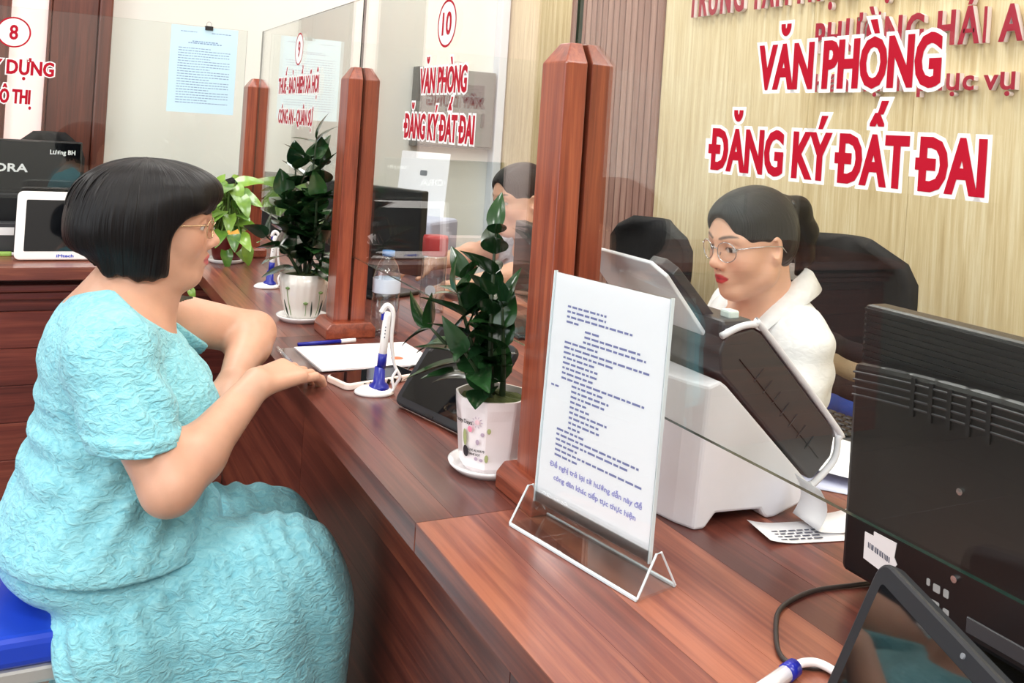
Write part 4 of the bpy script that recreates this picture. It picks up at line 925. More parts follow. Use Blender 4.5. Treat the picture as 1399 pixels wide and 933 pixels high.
# ---- grey wall cabinet
ga = on_y(573, 90, YW-0.09); gb = on_y(672, 205, YW-0.09)
t = thing('wall_cabinet', 'grey metal cabinet mounted on the back wall beside the corner', 'cabinet', ((ga.x+gb.x)/2, YW-0.045, gb.z))
gw = gb.x-ga.x; gh = ga.z-gb.z; gm = mat('grey_painted_steel', srgb(112, 118, 116), 0.45)
obj('body', box((-gw/2, -0.04, 0), (gw/2, 0.04, gh), 0.004), gm, t)
d = obj('door', box((-gw/2+0.012, -0.050, 0.012), (gw/2-0.012, -0.042, gh-0.012), 0.003), gm, t)
obj('sight_glass', box((gw*0.08, -0.054, gh*0.58), (gw*0.34, -0.050, gh*0.82)), 'dkgrey', d)
obj('handle', box((gw*0.32, -0.062, gh*0.28), (gw*0.36, -0.050, gh*0.46), 0.003), 'dkgrey', d)
# ---- printer with an upright sheet beside the second officer
t = thing('printer', 'pale lilac desktop printer with an upright white sheet in its rear tray', 'printer', (1.20, 3.22, ZC), math.radians(-50))
lil_ = mat('printer_lilac', srgb(196, 200, 222), 0.4)
obj('body', box((-0.16, -0.11, 0.0), (0.16, 0.11, 0.16), 0.012), lil_, t); obj('tray', box((-0.13, -0.19, 0.02), (0.13, -0.11, 0.035), 0.004), 'dkgrey', t)
obj('slot', box((-0.13, -0.112, 0.07), (0.13, -0.108, 0.10)), 'black', t)
o = obj('sheet', box((-0.105, -0.0008, 0.0), (0.105, 0.0008, 0.26)), 'paper', t, (0, 0.085, 0.14), (-0.12, 0, 0))
obj('print_mark', prism(rrect(0.03, 0.02, 0.004), -0.0016, -0.0008, 0, 1, 'Y'), 'grey', o, (0, 0, 0.18))
# ---- office chairs
def office_chair(loc, rz, label, group, top=1.16, w_=0.46):
    """front faces local -y"""
    t = thing('office_chair', label, 'chair', loc, rz, group)
    seat = prism(rrect(w_, 0.46, 0.10), 0.44, 0.52, 0.025, 3); obj('seat', seat, 'black_matte', t)
    v = []; f = []; nx, nz = 12, 12
    for j in range(nz+1):
        zt = j/nz; z = 0.62+(top-0.62)*zt
        wd = w_/2*(0.86+0.2*math.sin(zt*math.pi*0.62))*(1.0 if zt < 0.82 else math.sqrt(max(0.0, 1-((zt-0.82)/0.2)**2)))
        for i in range(nx+1):
            u = -1+2*i/nx; v.append((u*wd, 0.24-0.07*u*u+0.05*math.sin(zt*2.6)+0.04*zt, z))
    for j in range(nz):
        for i in range(nx): q = j*(nx+1)+i; f.append((q, q+1, q+nx+2, q+nx+1))
    me = me_py(v, f); me.polygons.foreach_set('use_smooth', [True]*len(f))
    thick(obj('backrest', me, 'black_matte', t), 0.03)
    obj('back_bar', tube(spline([(0, 0.12, 0.42), (0, 0.3, 0.46), (0, 0.33, 0.6), (0, 0.32, 0.8)], 6), 0.02, 8), 'black', t, smooth=True)
    obj('column', tube([(0, 0, 0.1), (0, 0, 0.45)], 0.025, 12), 'black', t, smooth=True)
    for k in range(5):
        a = 2*math.pi*k/5; l = obj('base_leg', tube([(0, 0, 0.11), (0.27*math.cos(a), 0.27*math.sin(a), 0.075)], [0.025, 0.016], 8), 'black', t)
        obj('castor', lathe([(0, -0.02), (0.024, -0.02), (0.027, 0), (0.024, 0.02), (0, 0.02)], 14), 'black', l, (0.27*math.cos(a), 0.27*math.sin(a), 0.028), (R90, 0, a))
    for s in (-1, 1): obj('armrest', tube(spline([(s*0.23, 0.1, 0.46), (s*0.27, 0.1, 0.6), (s*0.27, 0.05, 0.68), (s*0.27, -0.12, 0.68)], 5), 0.016, 8), 'black', t, smooth=True)
    return t
G_ = 'black office chairs behind the counters'
chA = office_chair((1.57, 1.62, 0), math.radians(-70), 'black office chair behind the officer in the white shirt, a striped cloth over its arm', G_, 1.19, 0.37)
office_chair((1.70, 2.72, 0), math.radians(-90), 'black office chair behind the officer at the circled 9 booth', G_, 1.12)
office_chair((0.93, 4.17, 0), math.radians(0), 'empty black office chair seen past the corner post', G_, 1.13, 0.42)
office_chair((0.0, 4.14, 0), math.radians(0), 'empty black office chair behind the branded monitor', G_, 1.27, 0.27)
# ---- striped cloth hung on the chair side
t = thing('striped_cloth', 'knitted cloth with dark, cream and blue stripes hanging on the office chair', 'cloth', (1.66, 1.53, 0.58))
cols = [srgb(34, 30, 34), srgb(158, 138, 112), srgb(40, 32, 34), srgb(40, 70, 150), srgb(36, 32, 36), srgb(164, 142, 116)]
for k in range(9):
    c_ = cols[k % 6]; z0 = 0.40-0.045*k
    def strip(a, b, W_, H_, z0=z0): return ((a-0.5)*0.34, 0.012*math.sin(a*16)-0.03*(1-b)*0-0.01, z0-0.045*b+0.02*math.sin(a*7))
    key_ = 'stripe%d' % (k % 6)
    if key_ not in M: M[key_] = mat(key_+'_wool', c_, 0.95, bump=0.5, bscale=300)
    thick(obj('stripe', sheet(20, 2, 0.3, 0.045, strip), key_, t), 0.006)
# ================================================================== people: bodies grown as one smooth distance field
class Field:
    def __init__(s, lo, hi, vs):
        s.lo = np.array(lo, 'f'); s.vs = vs; s.n = np.ceil((np.array(hi)-s.lo)/vs).astype(int)+1
        s.a = np.full(s.n, 0.5, 'f'); s.ax = [s.lo[i]+vs*np.arange(s.n[i], dtype='f') for i in range(3)]
    def sub(s, lo, hi):
        i0 = np.clip(np.floor((np.array(lo)-s.lo)/s.vs).astype(int), 0, s.n); i1 = np.clip(np.ceil((np.array(hi)-s.lo)/s.vs).astype(int)+1, 0, s.n)
        if (i1 <= i0).any(): return None, None
        sl = tuple(slice(a, b) for a, b in zip(i0, i1))
        return sl, np.meshgrid(*[s.ax[k][sl[k]] for k in range(3)], indexing='ij', sparse=True)
    def put(s, sl, d, k, op):
        o = s.a[sl]
        if op == 'add':
            h = np.maximum(k-np.abs(o-d), 0)/k if k > 0 else 0
            s.a[sl] = np.minimum(o, d)-h*h*k*0.25
        elif op == 'cut':
            d = -d; h = np.maximum(k-np.abs(o-d), 0)/k if k > 0 else 0
            s.a[sl] = np.maximum(o, d)+h*h*k*0.25
    def cone(s, a, b, ra, rb, k=0.02, op='add', infl=0.0):
        a = np.array(a, float); b = np.array(b, float); ra += infl; rb += infl; m_ = max(ra, rb)+k+2*s.vs
        sl, P = s.sub(np.minimum(a, b)-m_, np.maximum(a, b)+m_)
        if sl is None: return
        ba = b-a; L = max(1e-9, ba@ba); q = [P[i]-a[i] for i in range(3)]
        t = np.clip((q[0]*ba[0]+q[1]*ba[1]+q[2]*ba[2])/L, 0, 1)
        d = np.sqrt((q[0]-t*ba[0])**2+(q[1]-t*ba[1])**2+(q[2]-t*ba[2])**2)-(ra+(rb-ra)*t)
        s.put(sl, d.astype('f'), k, op)
    def ell(s, c, r, R=None, k=0.02, op='add', infl=0.0):
        c = np.array(c, float); r = np.array(r, float)+infl; m_ = r.max()+k+2*s.vs
        sl, P = s.sub(c-m_, c+m_)
        if sl is None: return
        q = [P[i]-c[i] for i in range(3)]
        if R is not None:
            Rt = np.array(R).T; q = [Rt[i][0]*q[0]+Rt[i][1]*q[1]+Rt[i][2]*q[2] for i in range(3)]
        k0 = np.sqrt((q[0]/r[0])**2+(q[1]/r[1])**2+(q[2]/r[2])**2); k1 = np.sqrt((q[0]/r[0]**2)**2+(q[1]/r[1]**2)**2+(q[2]/r[2]**2)**2)
        s.put(sl, (k0*(k0-1)/np.maximum(k1, 1e-6)).astype('f'), k, op)
    def rbox(s, c, h, r, k=0.02, R=None, op='add'):
        c = np.array(c, float); m_ = np.linalg.norm(h)+k+2*s.vs
        sl, P = s.sub(c-m_, c+m_)
        if sl is None: return
        q = [P[i]-c[i] for i in range(3)]
        if R is not None:
            Rt = np.array(R).T; q = [Rt[i][0]*q[0]+Rt[i][1]*q[1]+Rt[i][2]*q[2] for i in range(3)]
        g = [np.abs(q[i])-(h[i]-r) for i in range(3)]
        d = np.sqrt(np.maximum(g[0], 0)**2+np.maximum(g[1], 0)**2+np.maximum(g[2], 0)**2)+np.minimum(np.maximum(np.maximum(g[0], g[1]), g[2]), 0)-r
        s.put(sl, d.astype('f'), k, op)
    def plane(s, p, n):
        """signed distance to a plane over the whole grid"""
        n = np.array(n, float); n /= np.linalg.norm(n); X, Y, Z = np.meshgrid(*s.ax, indexing='ij', sparse=True)
        return ((X-p[0])*n[0]+(Y-p[1])*n[1]+(Z-p[2])*n[2]).astype('f')
    def mesh(s, smooth=2):
        f = s.a; ins = f < 0; n = s.n
        c = [ins[i:n[0]-1+i, j:n[1]-1+j, k:n[2]-1+k] for i in (0, 1) for j in (0, 1) for k in (0, 1)]
        cnt = sum(x.astype(np.int8) for x in c); mix = (cnt > 0) & (cnt < 8)
        idx = np.full(mix.shape, -1, np.int64); cells = np.argwhere(mix); idx[mix] = np.arange(len(cells))
        acc = np.zeros((len(cells), 3)); w_ = np.zeros((len(cells), 1))
        cor = [(i, j, k) for i in (0, 1) for j in (0, 1) for k in (0, 1)]
        vals = np.stack([f[cells[:, 0]+i, cells[:, 1]+j, cells[:, 2]+k] for i, j, k in cor], 1).astype(float)
        for a in range(8):
            for b in range(a+1, 8):
                df = [cor[b][i]-cor[a][i] for i in range(3)]
                if sum(map(abs, df)) != 1: continue
                va, vb = vals[:, a], vals[:, b]; m_ = (va < 0) != (vb < 0)
                t = np.where(m_, va/np.where(m_, va-vb, 1), 0)[:, None]
                p = np.array(cor[a])+t*np.array(df); acc += np.where(m_[:, None], p, 0); w_ += m_[:, None]
        V = (cells+acc/np.maximum(w_, 1))*s.vs+s.lo
        Q = []
        for ax in range(3):
            sl0 = [slice(None)]*3; sl1 = [slice(None)]*3; sl0[ax] = slice(0, -1); sl1[ax] = slice(1, None)
            A = ins[tuple(sl0)]; B = ins[tuple(sl1)]; e = np.argwhere(A != B)
            o1, o2 = [i for i in range(3) if i != ax]
            e = e[(e[:, o1] > 0) & (e[:, o2] > 0) & (e[:, o1] < n[o1]-1) & (e[:, o2] < n[o2]-1)]
            def at(d1, d2):
                q = e.copy(); q[:, o1] += d1; q[:, o2] += d2; return idx[q[:, 0], q[:, 1], q[:, 2]]
            q = np.stack([at(-1, -1), at(0, -1), at(0, 0), at(-1, 0)], 1)
            fl_ = A[e[:, 0], e[:, 1], e[:, 2]]
            if ax == 1: fl_ = ~fl_
            q[~fl_] = q[~fl_][:, ::-1]; Q.append(q)
        Q = np.vstack(Q); Q = Q[(Q >= 0).all(1)]
        if smooth:
            E = np.vstack([Q[:, [0, 1]], Q[:, [1, 2]], Q[:, [2, 3]], Q[:, [3, 0]]])
            deg = np.bincount(E.ravel(), minlength=len(V)).astype(float)[:, None]
            for _ in range(smooth):
                S_ = np.zeros_like(V)
                for i in range(3): S_[:, i] = np.bincount(E[:, 0], V[E[:, 1], i], len(V))+np.bincount(E[:, 1], V[E[:, 0], i], len(V))
                V = V*0.5+0.5*np.where(deg > 0, S_/np.maximum(deg, 1), V)
        return V, Q
def vnormals(V, Q):
    N = np.zeros_like(V); fn = np.cross(V[Q[:, 2]]-V[Q[:, 0]], V[Q[:, 3]]-V[Q[:, 1]])
    for k in range(4):
        for i in range(3): N[:, i] += np.bincount(Q[:, k], fn[:, i], len(V))
    return N/np.maximum(np.linalg.norm(N, axis=1, keepdims=True), 1e-12)
def np_mesh(V, Q, name, loc=(0, 0, 0), col=None, flow=None):
    me = bpy.data.meshes.new(name); V = np.asarray(V, 'f')-np.array(loc, 'f')
    me.vertices.add(len(V)); me.vertices.foreach_set('co', V.ravel())
    me.loops.add(Q.size); me.loops.foreach_set('vertex_index', Q.astype(np.int32).ravel())
    me.polygons.add(len(Q)); me.polygons.foreach_set('loop_start', np.arange(0, Q.size, 4, dtype=np.int32))
    me.polygons.foreach_set('use_smooth', np.ones(len(Q), bool)); me.update(calc_edges=True); me.validate()
    if col is not None:
        at = me.attributes.new('tint', 'FLOAT_COLOR', 'POINT'); c4 = np.ones((len(V), 4), 'f'); c4[:, :3] = col; at.data.foreach_set('color', c4.ravel())
    if flow is not None:
        at = me.attributes.new('flow', 'FLOAT_VECTOR', 'POINT'); at.data.foreach_set('vector', np.asarray(flow, 'f').ravel())
    return me
def join_np(parts):
    Vs, Qs, n = [], [], 0
    for V, Q in parts: Vs.append(V); Qs.append(Q+n); n += len(V)
    return np.vstack(Vs), np.vstack(Qs)
def noise3(P, seed, freq, octv=3):
    """cheap smooth noise: sums of warped sines"""
    r = np.random.RandomState(seed); out = np.zeros(len(P)); amp = 1.0; tot = 0
    for o in range(octv):
        for _ in range(3):
            d = r.normal(size=3); d *= freq*(2**o)/np.linalg.norm(d); d2 = r.normal(size=3)*freq*0.6*(2**o)
            out += amp*np.sin(P@d+1.3*np.sin(P@d2+r.uniform(0, 6))+r.uniform(0, 6))/3
        tot += amp; amp *= 0.5
    return out/tot
M['skin'] = None
def skin_mat(name):
    mt, nt, b = new_mat(name); N = nt.nodes; L = nt.links
    a = N.new('ShaderNodeAttribute'); a.attribute_name = 'tint'
    tc = N.new('ShaderNodeTexCoord'); n = N.new('ShaderNodeTexNoise'); n.inputs['Scale'].default_value = 40; n.inputs['Detail'].default_value = 5; L.new(tc.outputs['Object'], n.inputs['Vector'])
    hs = N.new('ShaderNodeHueSaturation'); L.new(a.outputs['Color'], hs.inputs['Color'])
    mr = N.new('ShaderNodeMapRange'); mr.inputs['To Min'].default_value = 0.9; mr.inputs['To Max'].default_value = 1.1; L.new(n.outputs['Fac'], mr.inputs['Value']); L.new(mr.outputs[0], hs.inputs['Value'])
    L.new(hs.outputs[0], b.inputs['Base Color'])
    n2 = N.new('ShaderNodeTexNoise'); n2.inputs['Scale'].default_value = 500; L.new(tc.outputs['Object'], n2.inputs['Vector'])
    bp = N.new('ShaderNodeBump'); bp.inputs['Strength'].default_value = 0.12; bp.inputs['Distance'].default_value = 0.001; L.new(n2.outputs['Fac'], bp.inputs['Height']); L.new(bp.outputs[0], b.inputs['Normal'])
    setp(b, Roughness=0.45, **{'Subsurface Weight': 0.12, 'Subsurface Scale': 0.01}); b.inputs['Subsurface Radius'].default_value = (1.0, 0.35, 0.2)
    return mt
M['skin'] = skin_mat('skin')
def hair_mat(name, col, col2):
    mt, nt, b = new_mat(name); N = nt.nodes; L = nt.links
    a = N.new('ShaderNodeAttribute'); a.attribute_name = 'flow'
    n = N.new('ShaderNodeTexNoise'); n.inputs['Scale'].default_value = 1.0; n.inputs['Detail'].default_value = 6; L.new(a.outputs['Vector'], n.inputs['Vector'])
    r = N.new('ShaderNodeValToRGB'); r.color_ramp.elements[0].position = 0.35; r.color_ramp.elements[0].color = col; r.color_ramp.elements[1].position = 0.75; r.color_ramp.elements[1].color = col2
    L.new(n.outputs['Fac'], r.inputs[0]); L.new(r.outputs[0], b.inputs['Base Color'])
    bp = N.new('ShaderNodeBump'); bp.inputs['Strength'].default_value = 0.7; bp.inputs['Distance'].default_value = 0.004; L.new(n.outputs['Fac'], bp.inputs['Height']); L.new(bp.outputs[0], b.inputs['Normal'])
    setp(b, Roughness=0.40, **{'Specular IOR Level': 0.28}); return mt
M['hair'] = hair_mat('black_hair', srgb(5, 4, 6), srgb(17, 13, 14))
def rot_ypr(yaw, pitch=0.0, roll=0.0):
    """local x forward -> world; pitch > 0 looks down"""
    return np.array(Matrix.Rotation(yaw, 3, 'Z') @ Matrix.Rotation(pitch, 3, 'Y') @ Matrix.Rotation(roll, 3, 'X'))
class Head:
    """face forward +x, up +z in local metres; R, o, s place it"""
    def __init__(s, o, R, sc): s.o = np.array(o, float); s.R = R; s.s = sc
    def W(s, p): return s.o+s.R@(np.array(p, float)*s.s)
    def L(s, P): return ((P-s.o)@s.R)/s.s
    def grow(s, F):
        S_ = s.s
        E = lambda c, r, k=0.02, op='add', R=None: F.ell(s.W(c), np.array(r)*S_, s.R if R is None else s.R@R, k*S_, op)
        C = lambda a, b, ra, rb, k=0.015, op='add': F.cone(s.W(a), s.W(b), ra*S_, rb*S_, k*S_, op)
        E((-0.014, 0, 0.035), (0.096, 0.076, 0.086), 0.02)
        E((0.030, 0, 0.035), (0.058, 0.066, 0.062), 0.03)
        E((0.026, 0, -0.035), (0.062, 0.056, 0.080), 0.04)
        for y in (-1, 1):
            C((-0.012, y*0.055, -0.035), (0.004, y*0.047, -0.066), 0.018, 0.017, 0.03)
            C((0.004, y*0.046, -0.068), (0.058, y*0.014, -0.102), 0.017, 0.014, 0.03)
            E((0.054, y*0.034, -0.030), (0.026, 0.025, 0.027), 0.03)
        E((0.066, 0, -0.099), (0.020, 0.022, 0.017), 0.025)
        C((0.083, -0.012, 0.022), (0.066, -0.046, 0.022), 0.010, 0.009, 0.02); C((0.083, 0.012, 0.022), (0.066, 0.046, 0.022), 0.010, 0.009, 0.02)
        for y in (-1, 1): E((0.094, y*0.033, 0.002), (0.016, 0.021, 0.012), 0.016, 'cut')
        for y in (-1, 1):
            E((0.0715, y*0.032, 0.001), (0.0145, 0.0155, 0.0125), 0.004)
            C((0.083, y*0.018, 0.008), (0.074, y*0.047, 0.005), 0.0036, 0.0036, 0.005); C((0.0845, y*0.032, 0.010), (0.0845, y*0.032, 0.009), 0.0046, 0.0046, 0.008)
            C((0.083, y*0.020, -0.0085), (0.075, y*0.045, -0.007), 0.003, 0.003, 0.006)
        C((0.080, 0, 0.018), (0.104, 0, -0.026), 0.0085, 0.0105, 0.014); E((0.106, 0, -0.031), (0.0125, 0.0125, 0.0105), 0.008)
        for y in (-1, 1): E((0.097, y*0.0125, -0.036), (0.0105, 0.0085, 0.0085), 0.006)
        for y in (-1, 1): E((0.100, y*0.0065, -0.0445), (0.004, 0.0034, 0.003), 0.003, 'cut')
        E((0.078, 0, -0.064), (0.017, 0.027, 0.024), 0.018)
        C((0.0965, -0.004, -0.0595), (0.083, -0.020, -0.066), 0.0050, 0.0030, 0.005); C((0.0965, 0.004, -0.0595), (0.083, 0.020, -0.066), 0.0050, 0.0030, 0.005)
        C((0.0945, -0.006, -0.0725), (0.083, -0.021, -0.0675), 0.0058, 0.0032, 0.005); C((0.0945, 0.006, -0.0725), (0.083, 0.021, -0.0675), 0.0058, 0.0032, 0.005)
        C((0.105, -0.02, -0.0665), (0.105, 0.02, -0.0665), 0.0022, 0.0022, 0.003, 'cut')
        for y in (-1, 1):
            Re = np.array(Matrix.Rotation(y*0.35, 3, 'Z'))
            E((-0.012, y*0.077, -0.006), (0.020, 0.007, 0.031), 0.008, 'add', Re); E((-0.004, y*0.081, -0.004), (0.010, 0.006, 0.018), 0.006, 'cut', Re); E((-0.008, y*0.075, -0.033), (0.009, 0.006, 0.010), 0.006)
    def paint(s, P, base, lip, brow=True, browcol=(0.03, 0.02, 0.02), blush=0.25):
        q = s.L(P); col = np.tile(np.array(base), (len(P), 1)); x, y, z = q.T; ay = np.abs(y)
        def blend(m_, c): col[:] = col*(1-m_[:, None])+np.array(c)*m_[:, None]
        front = x > 0.02
        bl = np.exp(-(((ay-0.042)/0.02)**2+((z+0.030)/0.02)**2))*front*blush; blend(bl, (base[0]*1.0, base[1]*0.66, base[2]*0.62))
        nz = np.exp(-((y/0.014)**2+((z+0.034)/0.012)**2))*(x > 0.085)*0.3; blend(nz, (base[0], base[1]*0.75, base[2]*0.72))
        lw = np.interp(ay, [0, 0.007, 0.021, 0.0235], [0.85, 0.92, 0.3, 0]); up_ = (z+0.0665)/(0.0115*np.maximum(lw, 1e-3)); dn = -(z+0.0665)/(0.0130*np.maximum(lw, 1e-3))
        m_ = np.clip(np.where(z > -0.0665, 1.15-up_, 1.15-dn)*4, 0, 1)*(x > 0.07)*(ay < 0.0235); blend(m_, lip)
        m_ = np.exp(-((z+0.0665)/0.0016)**2)*(x > 0.075)*(ay < 0.024)*0.7; blend(m_, tuple(c*0.35 for c in lip))
        m_ = (np.hypot(ay-0.0068, z+0.0435) < 0.0042)*(x > 0.088)*0.75; blend(m_.astype(float), (0.09, 0.03, 0.025))
        if brow:
            zc = 0.026+0.006*np.sin(np.clip((ay-0.012)/0.042, 0, 1)*2.4); hw_ = np.interp(ay, [0.010, 0.018, 0.04, 0.054], [0.0022, 0.0042, 0.0034, 0.0008])
            m_ = np.clip(1.4-np.abs(z-zc)/hw_, 0, 1)*(ay > 0.010)*(ay < 0.055)*(x > 0.03)*0.85; blend(m_, browcol)
        ex = (ay-0.032)/0.0155; lidu = 0.0058*np.sqrt(np.maximum(0, 1-ex**2))+0.001; lidl = -0.0052*np.sqrt(np.maximum(0, 1-ex**2))+0.000
        eye = (np.abs(ex) < 1)*(z < lidu)*(z > lidl)*(x > 0.06); blend(eye.astype(float), (0.62, 0.58, 0.56))
        ir = (np.hypot(ay-0.0325, z-0.0006) < 0.0062)*eye; blend(ir.astype(float), (0.02, 0.012, 0.01))
        ll = np.exp(-((z-lidu)/0.0014)**2)*(np.abs(ex) < 1.06)*(x > 0.055)*0.9; blend(ll, (0.035, 0.02, 0.02))
        l2 = np.exp(-((z-lidl)/0.001)**2)*(np.abs(ex) < 1.0)*(x > 0.055)*0.4; blend(l2, (0.12, 0.06, 0.05))
        return col
def hand(F, wrist, fwd, palm, side, curl, sc=1.0, spread=0.03, thumb=(0.55, 0.5)):
    """wrist point, pointing direction, palm normal (out of the palm), side = +1 if the thumb lies on fwd x palm.. side given as vector towards the thumb"""
    w0 = np.array(wrist, float); f = np.array(fwd, float); f /= np.linalg.norm(f); p = np.array(palm, float); p -= f*(p@f); p /= np.linalg.norm(p)
    t = np.array(side, float); t -= f*(t@f)+p*(t@p); t /= np.linalg.norm(t)
    kn = w0+f*0.082*sc
    for u in (-0.026, -0.009, 0.009, 0.026): F.cone(w0+t*u*0.55*sc+f*0.006, kn+t*u*sc-p*0.003, 0.0165*sc, 0.0118*sc, 0.012)
    L = [(0.030, 0.041, 0.024, 0.020), (0.0102, 0.045, 0.028, 0.022), (-0.0098, 0.042, 0.026, 0.021), (-0.029, 0.033, 0.020, 0.018)]
    ends = []
    for i, (u, a, b, c) in enumerate(L):
        q = kn+t*u*sc; d = f+t*(u*spread*30)*0.12; d /= np.linalg.norm(d); ang = 0.0; r = 0.0092 if i < 3 else 0.0080
        for ln, cv, r2 in zip((a, b, c), curl[i], (0.0085, 0.0078, 0.0066)):
            ang += cv; dd = d*math.cos(ang)+p*math.sin(ang); e = q+dd*ln*sc
            F.cone(q, e, r*sc, r2*sc*(1 if i < 3 else 0.9), 0.0018); q = e; r = r2
        ends.append(q)
    q = w0+f*0.022*sc+t*0.022*sc+p*0.004; d = f*0.72+t*thumb[0]+p*0.25; d /= np.linalg.norm(d); r = 0.0135
    for ln, cv, r2 in zip((0.042, 0.032, 0.024), (0.0, thumb[1]*0.5, thumb[1]), (0.0115, 0.0095, 0.0075)):
        dd = d*math.cos(cv)+(f*0.8-t*0.3+p*0.3)*math.sin(cv); dd /= np.linalg.norm(dd); e = q+dd*ln*sc; F.cone(q, e, r*sc, r2*sc, 0.006); q = e; r = r2
    return ends
def paint_body(P, base):
    n = noise3(P, 3, 30, 2)[:, None]*0.03
    return np.clip(np.array(base)*(1+n), 0, 1)
def glasses(parent, hd, mt, rx, rz, half, shape='round', lens=True):
    """wire spectacles in head space"""
    t = bpy.data.objects.new('spectacles', None); COL.objects.link(t); t.parent = parent; t.empty_display_size = 0.02
    off = np.array(parent.location)
    W = lambda p: Vector(hd.W(p)-off)
    for y in (-1, 1):
        n = 36; pts = []
        for i in range(n):
            a = 2*math.pi*i/n; ca, sa = math.cos(a), math.sin(a); e = 0.7 if shape == 'square' else 1.0
            yy = y*half+rx*math.copysign(abs(ca)**e, ca); zz = -0.002+rz*math.copysign(abs(sa)**e, sa)
            pts.append(W((0.103-0.35*max(0, abs(yy)-0.02), yy, zz)))
        obj('rim', tube(pts, 0.0011*hd.s, 6, True), mt, t, smooth=True)
        if lens:
            c = sum(pts, Vector())/n; obj('lens', me_py(pts+[c], [(i, (i+1) % n, n) for i in range(n)]), 'lens', t)
        obj('temple', tube([W((0.103-0.35*(half+rx-0.02), y*(half+rx), 0.006)), W((0.086, y*(half+rx+0.008), 0.008)), W((0.02, y*0.079, 0.006)), W((-0.02, y*0.083, 0.0)), W((-0.035, y*0.080, -0.016))], 0.0013*hd.s, 6), mt, t, smooth=True)
        obj('nose_pad', tube([W((0.098, y*0.013, -0.004)), W((0.098, y*0.010, -0.012))], 0.0016*hd.s, 6), mt, t)
    obj('bridge', tube(spline([W((0.104, -(half-rx), 0.004)), W((0.107, 0, 0.008)), W((0.104, half-rx, 0.004))], 6), 0.0011*hd.s, 6), mt, t, smooth=True)
    return t
M['lens'] = glass_mat('spectacle_lens', (0.97, 0.97, 0.97, 1), 1.0)
def flow_attr(P, hd, kx=55.0, ky=6.0, top=(-0.03, 0, 0.12)):
    """strand coordinates: angle about the crown whorl, distance from it"""
    q = hd.L(P)-np.array(top); az = np.arctan2(q[:, 1], q[:, 0]); d = np.linalg.norm(q, axis=1)
    return np.stack([np.cos(az)*kx, np.sin(az)*kx, d*ky*10], 1)
def cloth_mat(name, col, col2, rough=0.85, crinkle=0.8, scale=60):
    mt, nt, b = new_mat(name); N = nt.nodes; L = nt.links
    tc = N.new('ShaderNodeTexCoord'); mp = N.new('ShaderNodeMapping'); mp.inputs['Scale'].default_value = (1.0, 1.0, 1.7); L.new(tc.outputs['Object'], mp.inputs['Vector'])
    v = N.new('ShaderNodeTexNoise'); v.inputs['Scale'].default_value = scale; v.inputs['Detail'].default_value = 4; v.inputs['Distortion'].default_value = 1.2; L.new(mp.outputs[0], v.inputs['Vector'])
    r = N.new('ShaderNodeValToRGB'); r.color_ramp.elements[0].position = 0.3; r.color_ramp.elements[0].color = col; r.color_ramp.elements[1].position = 0.7; r.color_ramp.elements[1].color = col2
    L.new(v.outputs['Fac'], r.inputs[0]); L.new(r.outputs[0], b.inputs['Base Color'])
    bp = N.new('ShaderNodeBump'); bp.inputs['Strength'].default_value = crinkle; bp.inputs['Distance'].default_value = 0.006; L.new(v.outputs['Fac'], bp.inputs['Height']); L.new(bp.outputs[0], b.inputs['Normal'])
    setp(b, Roughness=rough, **{'Sheen Weight': 0.15}); return mt
M['aqua'] = cloth_mat('aqua_seersucker', srgb(122, 196, 212), srgb(158, 224, 234), 0.85, 1.0, 58)
M['white_cloth'] = cloth_mat('white_cotton', srgb(236, 236, 238), srgb(248, 248, 250), 0.8, 0.25, 40)
